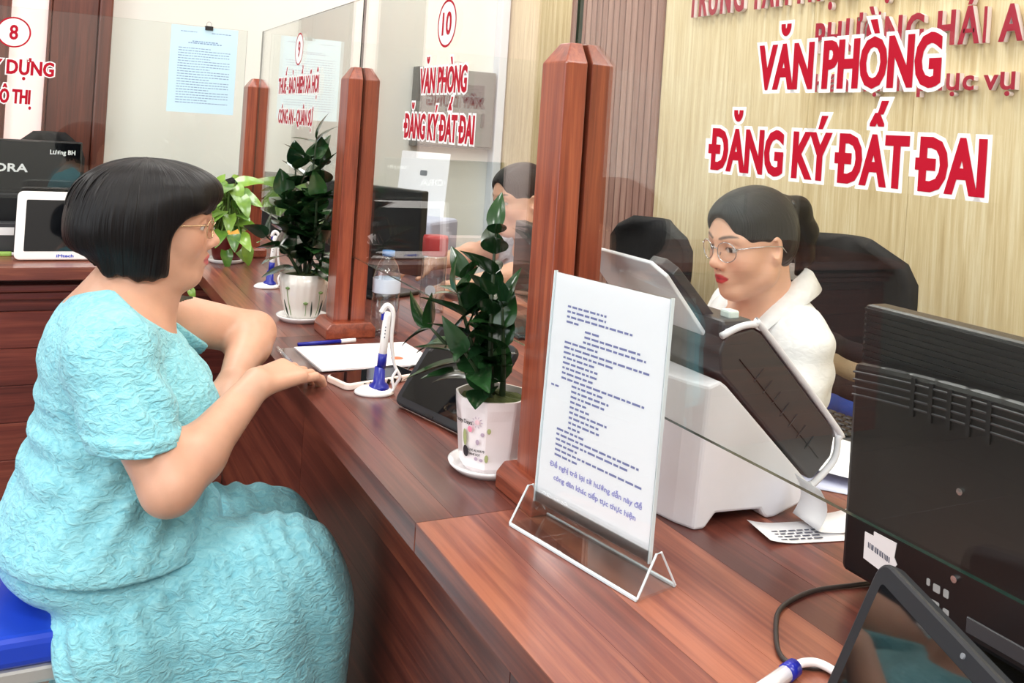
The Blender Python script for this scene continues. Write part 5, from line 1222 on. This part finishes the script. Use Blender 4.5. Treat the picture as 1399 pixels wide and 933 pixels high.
# ------------------------------------------------------------------ the customer in the aqua dress
def build_customer():
    loc = Vector((0.14, 1.73, 0.0))
    t = None
    hd = Head((0.181, 1.725, 1.196), rot_ypr(math.radians(-7), math.radians(1)), 0.885)
    SK = srgb(214, 164, 138)[:3]
    # joints
    Rs, Re, Rw = (0.105, 1.572, 1.005), (0.196, 1.478, 0.824), (0.345, 1.610, 0.936)
    Ls, Le, Lw = (0.165, 1.905, 1.005), (0.408, 1.962, 0.942), (0.338, 1.785, 0.896)
    def torso(F, infl):
        F.ell((0.112, 1.738, 0.965), (0.105, 0.172, 0.125), None, 0.05, infl=infl)
        F.ell((0.150, 1.735, 0.900), (0.115, 0.165, 0.12), None, 0.05, infl=infl)
        F.ell((0.215, 1.665, 0.872), (0.080, 0.078, 0.078), None, 0.05, infl=infl); F.ell((0.222, 1.815, 0.872), (0.080, 0.078, 0.078), None, 0.05, infl=infl)
        F.ell((0.128, 1.730, 0.770), (0.140, 0.182, 0.15), None, 0.06, infl=infl)
        F.ell((0.130, 1.730, 0.690), (0.160, 0.205, 0.10), None, 0.06, infl=infl)
        F.cone((0.128, 1.735, 1.045), Rs, 0.050, 0.060, 0.04, infl=infl); F.cone((0.132, 1.735, 1.045), Ls, 0.050, 0.060, 0.04, infl=infl)
    def skin(F, hands=False):
        torso(F, -0.012); F.ell((0.112, 1.738, 0.965), (0.103, 0.170, 0.123), None, 0.03)
        F.cone((0.128, 1.735, 1.045), Rs, 0.048, 0.056, 0.03); F.cone((0.132, 1.735, 1.045), Ls, 0.048, 0.056, 0.03)
        F.cone((0.118, 1.735, 1.03), (0.160, 1.727, 1.15), 0.064, 0.054, 0.04)
        F.cone((0.150, 1.735, 1.01), (0.185, 1.729, 1.10), 0.055, 0.046, 0.04)
        F.cone((0.13, 1.70, 1.06), (0.165, 1.66, 0.99), 0.02, 0.03, 0.04); F.cone((0.13, 1.77, 1.06), (0.175, 1.81, 0.99), 0.02, 0.03, 0.04)
        hd.grow(F)
        for S_, E_, W_ in ((Rs, Re, Rw), (Ls, Le, Lw)):
            S_, E_, W_ = map(np.array, (S_, E_, W_)); m_ = E_+(W_-E_)*0.28
            F.cone(S_, E_, 0.053, 0.043, 0.02); F.cone(E_, m_, 0.040, 0.0435, 0.02); F.cone(m_, W_, 0.0425, 0.0265, 0.02)
        if hands: hand(F, Rw, (0.84, 0.52, 0.05), (0.05, 0.30, -0.95), (-0.5, 0.80, 0.3), [(0.34, 0.40, 0.28), (0.30, 0.40, 0.30), (0.22, 0.42, 0.34), (0.12, 0.40, 0.34)], 1.0, 0.06)
        if hands: hand(F, Lw, (-0.55, -0.75, -0.30), (0.25, 0.25, -0.9), (0.8, -0.6, 0.0), [(1.0, 1.3, 0.8)]*4, 0.86)
        for y in (1.63, 1.81):
            F.cone((0.12, y, 0.64), (0.40, y-0.02, 0.59), 0.075, 0.055, 0.03); F.cone((0.40, y-0.02, 0.59), (0.44, y-0.02, 0.10), 0.052, 0.036, 0.02)
            F.cone((0.42, y-0.02, 0.05), (0.51, y-0.02, 0.035), 0.036, 0.028, 0.02)
    Fh = Field((0.02, 1.60, 1.02), (0.33, 1.86, 1.34), 0.0021); skin(Fh); A = Fh.mesh(2)
    Fb = Field((-0.08, 1.38, 0.0), (0.60, 2.06, 1.026), 0.0048); skin(Fb); B = Fb.mesh(1)
    # finer blocks for the hands, grown from the same field
    HB = []
    for lo_, hi_ in (((0.30, 1.56, 0.885), (0.56, 1.80, 1.0)), ((0.20, 1.66, 0.80), (0.39, 1.83, 0.95))):
        Fr = Field(lo_, hi_, 0.0017); skin(Fr, True); HB.append(Fr.mesh(1))
    V, Q = join_np([A, B]+HB)
    col = paint_body(V, SK); hm = V[:, 2] > 1.06
    pc = hd.paint(V, SK, srgb(206, 110, 112)[:3]); col = np.where(hm[:, None], pc*(1+noise3(V, 3, 30, 2)[:, None]*0.03), col)
    t = obj('person', np_mesh(V, Q, 'customer_body', loc, np.clip(col, 0, 1)), 'skin', None, loc)
    tag(t, 'seated customer with short black hair and glasses in an aqua dress, hand on the counter', 'person')
    # hair
    F = Field((-0.03, 1.59, 1.06), (0.33, 1.86, 1.34), 0.003); s = hd.s
    E = lambda c, r, k=0.02, op='add': F.ell(hd.W(c), np.array(r)*s, hd.R, k*s, op)
    E((-0.035, 0, 0.035), (0.128, 0.100, 0.095), 0.02); E((-0.072, 0, -0.012), (0.100, 0.100, 0.088), 0.04)
    E((0.030, 0, 0.066), (0.080, 0.082, 0.054), 0.03); E((0.066, 0.005, 0.066), (0.046, 0.060, 0.028), 0.03)
    for y in (-1, 1): E((-0.010, y*0.074, -0.030), (0.046, 0.024, 0.080), 0.03); E((0.040, y*0.068, 0.034), (0.040, 0.018, 0.040), 0.03)
    # open the face: forehead below the fringe, temples, cheeks
    E((0.125, 0, -0.035), (0.075, 0.066, 0.082), 0.012, 'cut')
    for y in (-1, 1): E((0.104, y*0.072, -0.050), (0.084, 0.056, 0.086), 0.010, 'cut')
    E((0.02, 0, -0.152), (0.17, 0.14, 0.062), 0.02, 'cut'); E((-0.14, 0, -0.138), (0.12, 0.14, 0.07), 0.04, 'cut')
    rl = random.Random(12)
    for k in range(46):
        y = -1 if k % 2 else 1
        if k < 16: x0 = rl.uniform(-0.045, 0.012); a = (x0, y*0.070, -0.02); b = (x0+rl.uniform(-0.010, 0.010), y*rl.uniform(0.068, 0.080), rl.uniform(-0.098, -0.080))
        elif k < 34: an = rl.uniform(1.7, 3.14)*y; a = (-0.055+0.080*math.cos(an), 0.078*math.sin(an), -0.03); b = (-0.045+0.070*math.cos(an), 0.080*math.sin(an), rl.uniform(-0.092, -0.078))
        else: yy = rl.uniform(-0.055, 0.055); a = (0.075, yy*0.8, 0.078); b = (0.100-abs(yy)*0.35, yy+rl.uniform(-0.01, 0.01), rl.uniform(0.030, 0.046))
        F.cone(hd.W(a), hd.W(b), 0.014*s, 0.0045*s, 0.012)
    V, Q = F.mesh(1); N_ = vnormals(V, Q); fl = flow_attr(V, hd, 26, 1.2)
    az = fl/26; q = hd.L(V)
    rid = noise3(np.stack([az[:, 0]*2.2, az[:, 1]*2.2, q[:, 2]*6], 1), 5, 5.0, 3)
    V = V+N_*(0.0032*rid)[:, None]
    obj('hair', np_mesh(V, Q, 'bob_hair', loc, None, fl), 'hair', t)
    # loose locks: thin ribbons of hair over the surface
    rnd = random.Random(3); Wd = lambda p: Vector(hd.W(p))-loc
    bmv = []; bmf = []
    for k in range(110):
        a = rnd.uniform(0.9, 2*math.pi-0.9); a0 = a+rnd.uniform(-0.1, 0.1); top = (-0.03, 0, 0.12)
        pts = []
        zend = rnd.uniform(-0.03, 0.04) if abs(math.pi-a) < 2.0 else rnd.uniform(0.03, 0.06)
        for u in np.linspace(0.18, 1, 9):
            z = 0.122*math.cos(u*1.35)+(zend-0.03)*max(0, u-0.55)/0.45*1.0; rad = 0.30*math.sin(min(u*1.5, 1.45))
            c, s2 = math.cos(a), math.sin(a); ex, ey = (0.128 if c < 0 else 0.10), 0.100
            pts.append(Wd((-0.045+c*ex*math.sin(min(u*1.6, 1.5))*1.0, s2*ey*math.sin(min(u*1.6, 1.5)), z)))
        tb = tube(spline(pts, 2), [0.0011*math.sin(math.pi*min(0.98, max(0.05, i/17)))+0.0003 for i in range(17)], 4)
        n = len(bmv); bmv += [tuple(v.co) for v in tb.vertices]; bmf += [tuple(i+n for i in p.vertices) for p in tb.polygons]; bpy.data.meshes.remove(tb)
    me = me_py(bmv, bmf); me.polygons.foreach_set('use_smooth', [True]*len(bmf)); o = obj('hair_strands', me, 'strand', t); o['kind'] = 'stuff'
    # blouse
    F = Field((-0.10, 1.38, 0.60), (0.40, 2.06, 1.15), 0.0040)
    torso(F, 0.004); F.ell((0.137, 1.73, 0.672), (0.182, 0.226, 0.06), None, 0.05)
    Rx, Lx = np.array((0.152, 1.500, 0.872)), np.array((0.318, 1.945, 0.965))
    sl = Field(F.lo, F.lo+F.vs*(F.n-1), F.vs); sl.a = np.full(F.n, 0.5, 'f'); sl.n = F.n; sl.ax = F.ax
    sl.cone((0.106, 1.575, 1.010), Rx-np.array((-0.006, 0.012, 0.04)), 0.068, 0.067, 0.02); rc = sl.plane((0.165, 1.5, 0.884), (0.05, 0.0, -1))
    full = sl.a.copy(); sl.a = np.maximum(sl.a, rc)
    s2 = Field(F.lo, F.lo+F.vs*(F.n-1), F.vs); s2.n = F.n; s2.ax = F.ax; s2.a = np.full(F.n, 0.5, 'f')
    s2.cone((0.160, 1.900, 1.012), Lx+np.array((0.02, 0.005, -0.006)), 0.066, 0.060, 0.02); full2 = s2.a.copy(); s2.a = np.maximum(s2.a, s2.plane((0.305, 1.94, 0.96), (0.95, 0.15, -0.25)))
    smin = lambda a, b, k: np.minimum(a, b)-np.square(np.maximum(k-np.abs(a-b), 0)/k)*k*0.25
    outer = smin(smin(F.a, sl.a, 0.022), s2.a, 0.022); inner = smin(smin(F.a, full, 0.022), full2, 0.022)
    neck = F.plane((0.085, 1.73, 1.114), (0.80, 0.0, 1.0)); hem = F.plane((0.13, 1.73, 0.668), (0.02, 0, -1))
    F.a = np.maximum(np.maximum(outer, neck), hem)
    V, Q = F.mesh(1); N_ = vnormals(V, Q); x, y, z = V.T
    wr = 0.0035*noise3(V*np.array((1, 1, 2.2)), 8, 26, 3)
    # folds pulled across the lower back and at the elbow side of the waist
    back = np.exp(-((x-0.0)/0.07)**2)*np.exp(-((z-0.86)/0.09)**2); wr += 0.006*back*np.sin((z+0.25*x)*110+2*noise3(V, 4, 12, 1))
    waist = np.exp(-((z-0.76)/0.07)**2)*(y < 1.72); wr += 0.005*waist*np.sin((z*0.8-x*0.9)*95+2*noise3(V, 6, 10, 1))
    slv = np.exp(-(((x-0.18)/0.05)**2+((z-0.955)/0.04)**2))*(y < 1.58); wr += 0.010*slv*np.sin((x*1.0+z*0.7)*120)
    wr += 0.0035*(np.abs(z-0.900) < 0.006)*(y < 1.56)*(x > 0.06)
    edge_ = np.clip((np.abs(z-0.884)-0.004)/0.012, 0, 1)*np.clip((z-0.672)/0.02, 0, 1)*np.clip((1.114-0.80*(x-0.085)-z)/0.02, 0, 1)
    V = V+N_*(wr*edge_)[:, None]
    bl = obj('blouse', np_mesh(V, Q, 'blouse', loc), 'aqua', t)
    for k in range(4):
        obj('button', lathe([(0, -0.002), (0.0065, -0.002), (0.0065, 0.001), (0, 0.002)], 14), 'aqua', bl, (0.30-0.14-0.012*k, -0.02, 0.86-0.065*k), (0, R90, 0))
    # skirt
    F = Field((-0.10, 1.40, 0.10), (0.60, 2.06, 0.76), 0.0046)
    F.ell((0.126, 1.73, 0.648), (0.166, 0.208, 0.078), None, 0.04)
    for y, yk, zk in ((1.650, 1.585, 0.607), (1.79, 1.77, 0.568)):
        F.cone((0.16, y, 0.632), (0.395, yk, zk), 0.088, 0.085, 0.05); F.cone((0.405, yk, 0.59), (0.440, yk, 0.16), 0.080, 0.09, 0.06)
    F.rbox((0.265, 1.69, 0.61), (0.15, 0.15, 0.05), 0.04, 0.05)
    F.rbox((0.275, 1.665, 0.36), (0.215, 0.165, 0.24), 0.05, 0.05)
    F.ell((0.33, 1.63, 0.30), (0.18, 0.16, 0.28), None, 0.05)
    F.a = np.maximum(F.a, F.plane((0, 0, 0.13), (0, 0, -1)))
    V, Q = F.mesh(1); N_ = vnormals(V, Q); x, y, z = V.T
    seam = 0.585+0.36*(x-0.045); dd = seam-z; low = 1/(1+np.exp(-np.clip(dd/0.0016, -40, 40)))
    fan = x*1.0+0.35*z
    wr = 0.003*noise3(V, 12, 22, 3)+low*(0.008+0.0105*np.exp(-np.maximum(dd, 0)/0.07)*np.sin(fan*170+5*noise3(V, 15, 14, 2))*(0.6+0.5*noise3(V, 18, 9, 1))+0.016*np.clip(dd/0.2, 0, 1)*np.sin(fan*40+3.5*noise3(V, 16, 9, 1)))
    V = V+N_*wr[:, None]
    obj('skirt', np_mesh(V, Q, 'skirt', loc), 'aqua', t)
    for y in (1.61, 1.79):
        obj('shoe', prism(rrect(0.24, 0.085, 0.04), 0.0, 0.055, 0.015, 3), 'black', t, Vector((0.455, y, 0.0))-loc)
    glasses(t, hd, 'gold', 0.0235, 0.0175, 0.0315, 'square')
    # stool
    s_ = thing('seat', 'blue padded seat with a pale metal frame under the customer', 'chair', (-0.04, 1.77, 0))
    obj('pad', prism(rrect(0.50, 0.42, 0.05), 0.535, 0.585, 0.014, 3), mat('blue_vinyl', srgb(26, 64, 190), 0.35), s_)
    obj('frame', prism(rrect(0.49, 0.41, 0.05), 0.506, 0.534, 0.006, 2), mat('pale_steel', srgb(206, 206, 204), 0.3, metal=0.6), s_)
    for a in (-1, 1):
        for b in (-1, 1): obj('leg', tube([(a*0.21, b*0.17, 0.51), (a*0.24, b*0.20, 0.0)], 0.014, 10), 'metal', s_, smooth=True)
    for b in (-1, 1): obj('rail', tube([(-0.225, b*0.188, 0.22), (0.225, b*0.188, 0.22)], 0.009, 8), 'metal', s_)
M['strand'] = mat('hair_strand', srgb(16, 13, 14), 0.4)
build_customer()
# ------------------------------------------------------------------ counter officers
def officer(o, yaw, pitch, sc, label, sleeve_mat, shoulder, arms, glasses_on, tail, top_lo, SK=srgb(226, 176, 150)[:3], lip=srgb(196, 60, 66)[:3], vs=0.0024):
    """o = head origin; shoulder = chest centre; arms = [(shoulder, elbow, wrist, hand dir)]"""
    hd = Head(o, rot_ypr(yaw, pitch), sc); sh = np.array(shoulder); fx = np.array((math.cos(yaw), math.sin(yaw), 0)); ly = np.array((-math.sin(yaw), math.cos(yaw), 0)); up = np.array((0, 0, 1.0))
    loc = Vector((sh[0], sh[1], 0))
    B = lambda f, l, u: sh+fx*f+ly*l+up*u
    Rb = np.stack([fx, ly, up], 1)
    hb = hd.W((-0.045, 0, -0.06)); nb = B(0.0, 0, 0.055)
    def torso(F, infl):
        F.ell(B(0, 0, -0.10), (0.105, 0.168, 0.17), Rb, 0.05, infl=infl); F.ell(B(0.0, 0, -0.32), (0.105, 0.145, 0.18), Rb, 0.06, infl=infl)
        F.ell(B(0.055, 0.07, -0.14), (0.065, 0.07, 0.07), Rb, 0.05, infl=infl); F.ell(B(0.055, -0.07, -0.14), (0.065, 0.07, 0.07), Rb, 0.05, infl=infl)
        F.ell(B(0.02, 0, -0.46), (0.13, 0.175, 0.10), Rb, 0.06, infl=infl)
        for S_, *_r in arms: F.cone(B(0, 0, 0.03), S_, 0.045, 0.055, 0.04, infl=infl)
    def skin(F, hands=False):
        torso(F, -0.010); F.ell(B(0, 0, -0.09), (0.104, 0.166, 0.165), Rb, 0.03); F.cone(nb-up*0.05, hb, 0.055, 0.047, 0.03); F.cone(B(0.03, 0, -0.02), hd.W((0.0, 0, -0.08)), 0.05, 0.038, 0.03); hd.grow(F)
        for S_, E_, W_, hdv, pal, th in arms:
            S_, E_, W_ = map(np.array, (S_, E_, W_)); F.cone(S_, E_, 0.043, 0.036, 0.02); m_ = E_+(W_-E_)*0.3; F.cone(E_, m_, 0.034, 0.036, 0.02); F.cone(m_, W_, 0.036, 0.023, 0.02)
            if hands: hand(F, W_, hdv, pal, th, [(0.15, 0.40, 0.35), (0.2, 0.45, 0.4), (0.24, 0.48, 0.4), (0.2, 0.45, 0.4)], 0.88)
        for l in (-0.09, 0.09):
            F.cone(B(0.0, l, -0.50), B(0.36, l, -0.44), 0.08, 0.06, 0.03); F.cone(B(0.36, l, -0.44), B(0.34, l, -sh[2]+0.09), 0.055, 0.036, 0.02); F.cone(B(0.34, l, -sh[2]+0.05), B(0.44, l, -sh[2]+0.035), 0.035, 0.028, 0.02)
    zc = nb[2]-0.02
    o_ = np.array(o); Fh = Field(o_-np.array((0.15, 0.15, o_[2]-zc)), o_+np.array((0.15, 0.15, 0.15)), vs); skin(Fh); A = Fh.mesh(2)
    al = np.array([p for a in arms for p in a[:3]]+[B(0.45, 0.2, 0), B(-0.2, -0.2, 0), B(-0.2, 0.2, 0), B(0.45, -0.2, 0)]); lo = al.min(0)-0.14; hi = al.max(0)+0.14; lo[2] = 0.0; hi[2] = zc+0.006
    Fb = Field(lo, hi, 0.0058); skin(Fb); Bm = Fb.mesh(1)
    HB = []
    for S_, E_, W_, hdv, *_r in arms:
        c_ = np.array(W_)+np.array(hdv)*0.06; Fr = Field(c_-np.array((0.14, 0.10, 0.06)), c_+np.array((0.14, 0.10, 0.06)), 0.0024); skin(Fr, True); HB.append(Fr.mesh(1))
    V, Q = join_np([A, Bm]+HB); col = paint_body(V, SK); pc = hd.paint(V, SK, lip)
    col = np.where((V[:, 2] > zc+0.03)[:, None], pc, col)
    t = obj('person', np_mesh(V, Q, 'officer_body', loc, np.clip(col, 0, 1)), 'skin', None, loc); tag(t, label, 'person')
    # hair pulled back
    F = Field(o_-0.19, o_+0.19, 0.0032); s = sc
    E = lambda c, r, k=0.02, op='add': F.ell(hd.W(c), np.array(r)*s, hd.R, k*s, op)
    E((-0.020, 0, 0.042), (0.103, 0.083, 0.090), 0.02); E((-0.055, 0, 0.0), (0.060, 0.074, 0.075), 0.03)
    E((0.022, 0, 0.058), (0.076, 0.075, 0.062), 0.02)
    for y in (-1, 1): E((0.026, y*0.057, 0.048), (0.040, 0.020, 0.044), 0.02)
    E((0.126, 0, -0.036), (0.090, 0.067, 0.122), 0.008, 'cut')
    for y in (-1, 1): E((0.045, y*0.085, -0.055), (0.075, 0.03, 0.075), 0.01, 'cut'); E((-0.012, y*0.085, -0.018), (0.026, 0.022, 0.036), 0.008, 'cut')
    E((-0.02, 0, -0.125), (0.14, 0.14, 0.05), 0.02, 'cut')
    if tail:
        tp = [hd.W(p) for p in tail]
        for a, b, ra, rb in zip(tp[:-1], tp[1:], (0.026, 0.034, 0.030, 0.022), (0.034, 0.030, 0.022, 0.008)): F.cone(a, b, ra*s, rb*s, 0.015)
    V, Q = F.mesh(2); N_ = vnormals(V, Q); fl = flow_attr(V, hd, 24, 1.5, (0.06, 0, 0.12)); q = hd.L(V)
    V = V+N_*(0.0018*noise3(np.stack([q[:, 1]*60, q[:, 2]*14, q[:, 0]*10], 1), 5, 1.5, 3))[:, None]
    obj('hair', np_mesh(V, Q, 'tied_hair', loc, None, fl), 'hair', t)
    if tail: obj('hair_clip', tube(spline([Vector(hd.W(p))-loc for p in ((-0.108, -0.03, 0.075), (-0.122, 0.0, 0.085), (-0.108, 0.03, 0.075))], 5), 0.008, 8), 'black', t, smooth=True)
    # shirt
    F = Field(lo, hi+np.array((0, 0, 0.08)), 0.0052); torso(F, 0.005)
    base = F.a.copy(); inner = base.copy(); outer = base
    for S_, E_, W_, *_r in arms:
        S_, E_ = np.array(S_), np.array(E_); q = Field(lo, hi+np.array((0, 0, 0.08)), 0.0052); q.cone(S_, S_+(E_-S_)*1.0, 0.057, 0.056, 0.02)
        d = (E_-S_)/np.linalg.norm(E_-S_); k = 0.025; full = q.a; cut = np.maximum(full, q.plane(S_+(E_-S_)*0.74, d))
        sm = lambda a, b: np.minimum(a, b)-np.square(np.maximum(k-np.abs(a-b), 0)/k)*k*0.25
        outer = sm(outer, cut); inner = sm(inner, full)
    vn = B(0.0, 0, 0.06); nk = F.plane(B(-0.07, 0, 0.112), tuple(fx*0.62+up))
    hem = F.plane(B(0, 0, -0.50), (0, 0, -1))
    F.a = np.maximum(np.maximum(outer, nk), hem); V, Q = F.mesh(1); N_ = vnormals(V, Q)
    wr = 0.004*noise3(V*np.array((1, 1, 1.6)), 21, 18, 3)+0.0025*np.sin(V[:, 2]*90+3*noise3(V, 22, 9, 1))*(np.abs((V-sh)@ly) > 0.12)
    st = obj('shirt', np_mesh(V+N_*wr[:, None], Q, 'shirt', loc), sleeve_mat, t)
    # collar: two folded flaps around the neck
    for l in (-1, 1):
        path = [B(-0.070, 0.0, 0.120), B(-0.055, l*0.045, 0.114), B(-0.005, l*0.066, 0.092), B(0.055, l*0.055, 0.040), B(0.095, l*0.022, -0.035)]
        outp = [B(-0.100, 0.0, 0.078), B(-0.088, l*0.066, 0.074), B(-0.015, l*0.112, 0.056), B(0.075, l*0.108, 0.012), B(0.118, l*0.078, -0.050)]
        a = spline(path, 5); b = spline(outp, 5); n = len(a); mid = [(p+q_)/2+Vector((0, 0, 0.012)) for p, q_ in zip(a, b)]
        v = [p-loc for p in a]+[p-loc for p in mid]+[p-loc for p in b]; f = [(i, i+1, n+i+1, n+i) for i in range(n-1)]+[(n+i, n+i+1, 2*n+i+1, 2*n+i) for i in range(n-1)]
        me = me_py(v, f); me.polygons.foreach_set('use_smooth', [True]*len(f)); thick(obj('collar', me, sleeve_mat, st), 0.002)
    # trousers
    F = Field((lo[0], lo[1], 0.0), (hi[0], hi[1], sh[2]-0.36), 0.008)
    F.ell(B(0.02, 0, -0.47), (0.135, 0.185, 0.10), Rb, 0.05)
    for l in (-0.09, 0.09):
        F.cone(B(0.0, l, -0.50), B(0.36, l, -0.44), 0.092, 0.072, 0.03); F.cone(B(0.36, l, -0.44), B(0.34, l, -sh[2]+0.12), 0.068, 0.055, 0.02)
    V, Q = F.mesh(1); obj('trousers', np_mesh(V, Q, 'trousers', loc), 'black_matte', t)
    for l in (-0.09, 0.09):
        c = B(0.40, l, -sh[2]); obj('shoe', prism(rrect(0.23, 0.08, 0.035), 0.0, 0.06, 0.015, 3), 'black', t, Vector((c[0], c[1], 0.0))-loc, (0, 0, yaw))
    if glasses_on: glasses(t, hd, 'metal', 0.0245, 0.0225, 0.0325)
    return t
officer((1.365, 1.545, 1.192), math.radians(180), math.radians(9), 0.93, 'officer in a white short-sleeved shirt and round glasses seated behind the large red lettering', 'white_cloth', (1.470, 1.59, 1.02),
        [((1.455, 1.468, 0.995), (1.395, 1.415, 0.800), (1.235, 1.44, 0.925), (-1, 0.15, -0.05), (0, 0, -1), (0.1, 1, 0)), ((1.468, 1.70, 1.005), (1.40, 1.765, 0.800), (1.235, 1.68, 0.925), (-1, -0.2, -0.05), (0, 0, -1), (0.1, -1, 0))],
        True, [(-0.105, 0, 0.075), (-0.150, -0.005, 0.055), (-0.178, -0.01, 0.0), (-0.175, -0.012, -0.06), (-0.150, -0.015, -0.10)], 0)
officer((1.395, 2.70, 1.175), math.radians(186), math.radians(8), 0.93, 'officer partly hidden by the wooden post, forearms resting on the desk', cloth_mat('grey_blue_cotton', srgb(150, 156, 170), srgb(176, 182, 194), 0.85, 0.3, 40), (1.50, 2.72, 1.005),
        [((1.50, 2.585, 0.99), (1.37, 2.54, 0.965), (1.15, 2.52, 0.935), (-1, -0.1, -0.1), (0, 0, -1), (0, 1, 0)), ((1.49, 2.86, 0.99), (1.36, 2.86, 0.985), (1.11, 2.72, 0.965), (-1, -0.15, -0.1), (0, 0, -1), (0, -1, 0))],
        False, [(-0.09, 0, 0.03), (-0.12, 0, 0.0), (-0.13, 0, -0.05), (-0.12, 0, -0.10), (-0.11, 0, -0.14)], 0, lip=srgb(190, 96, 98)[:3], vs=0.003)
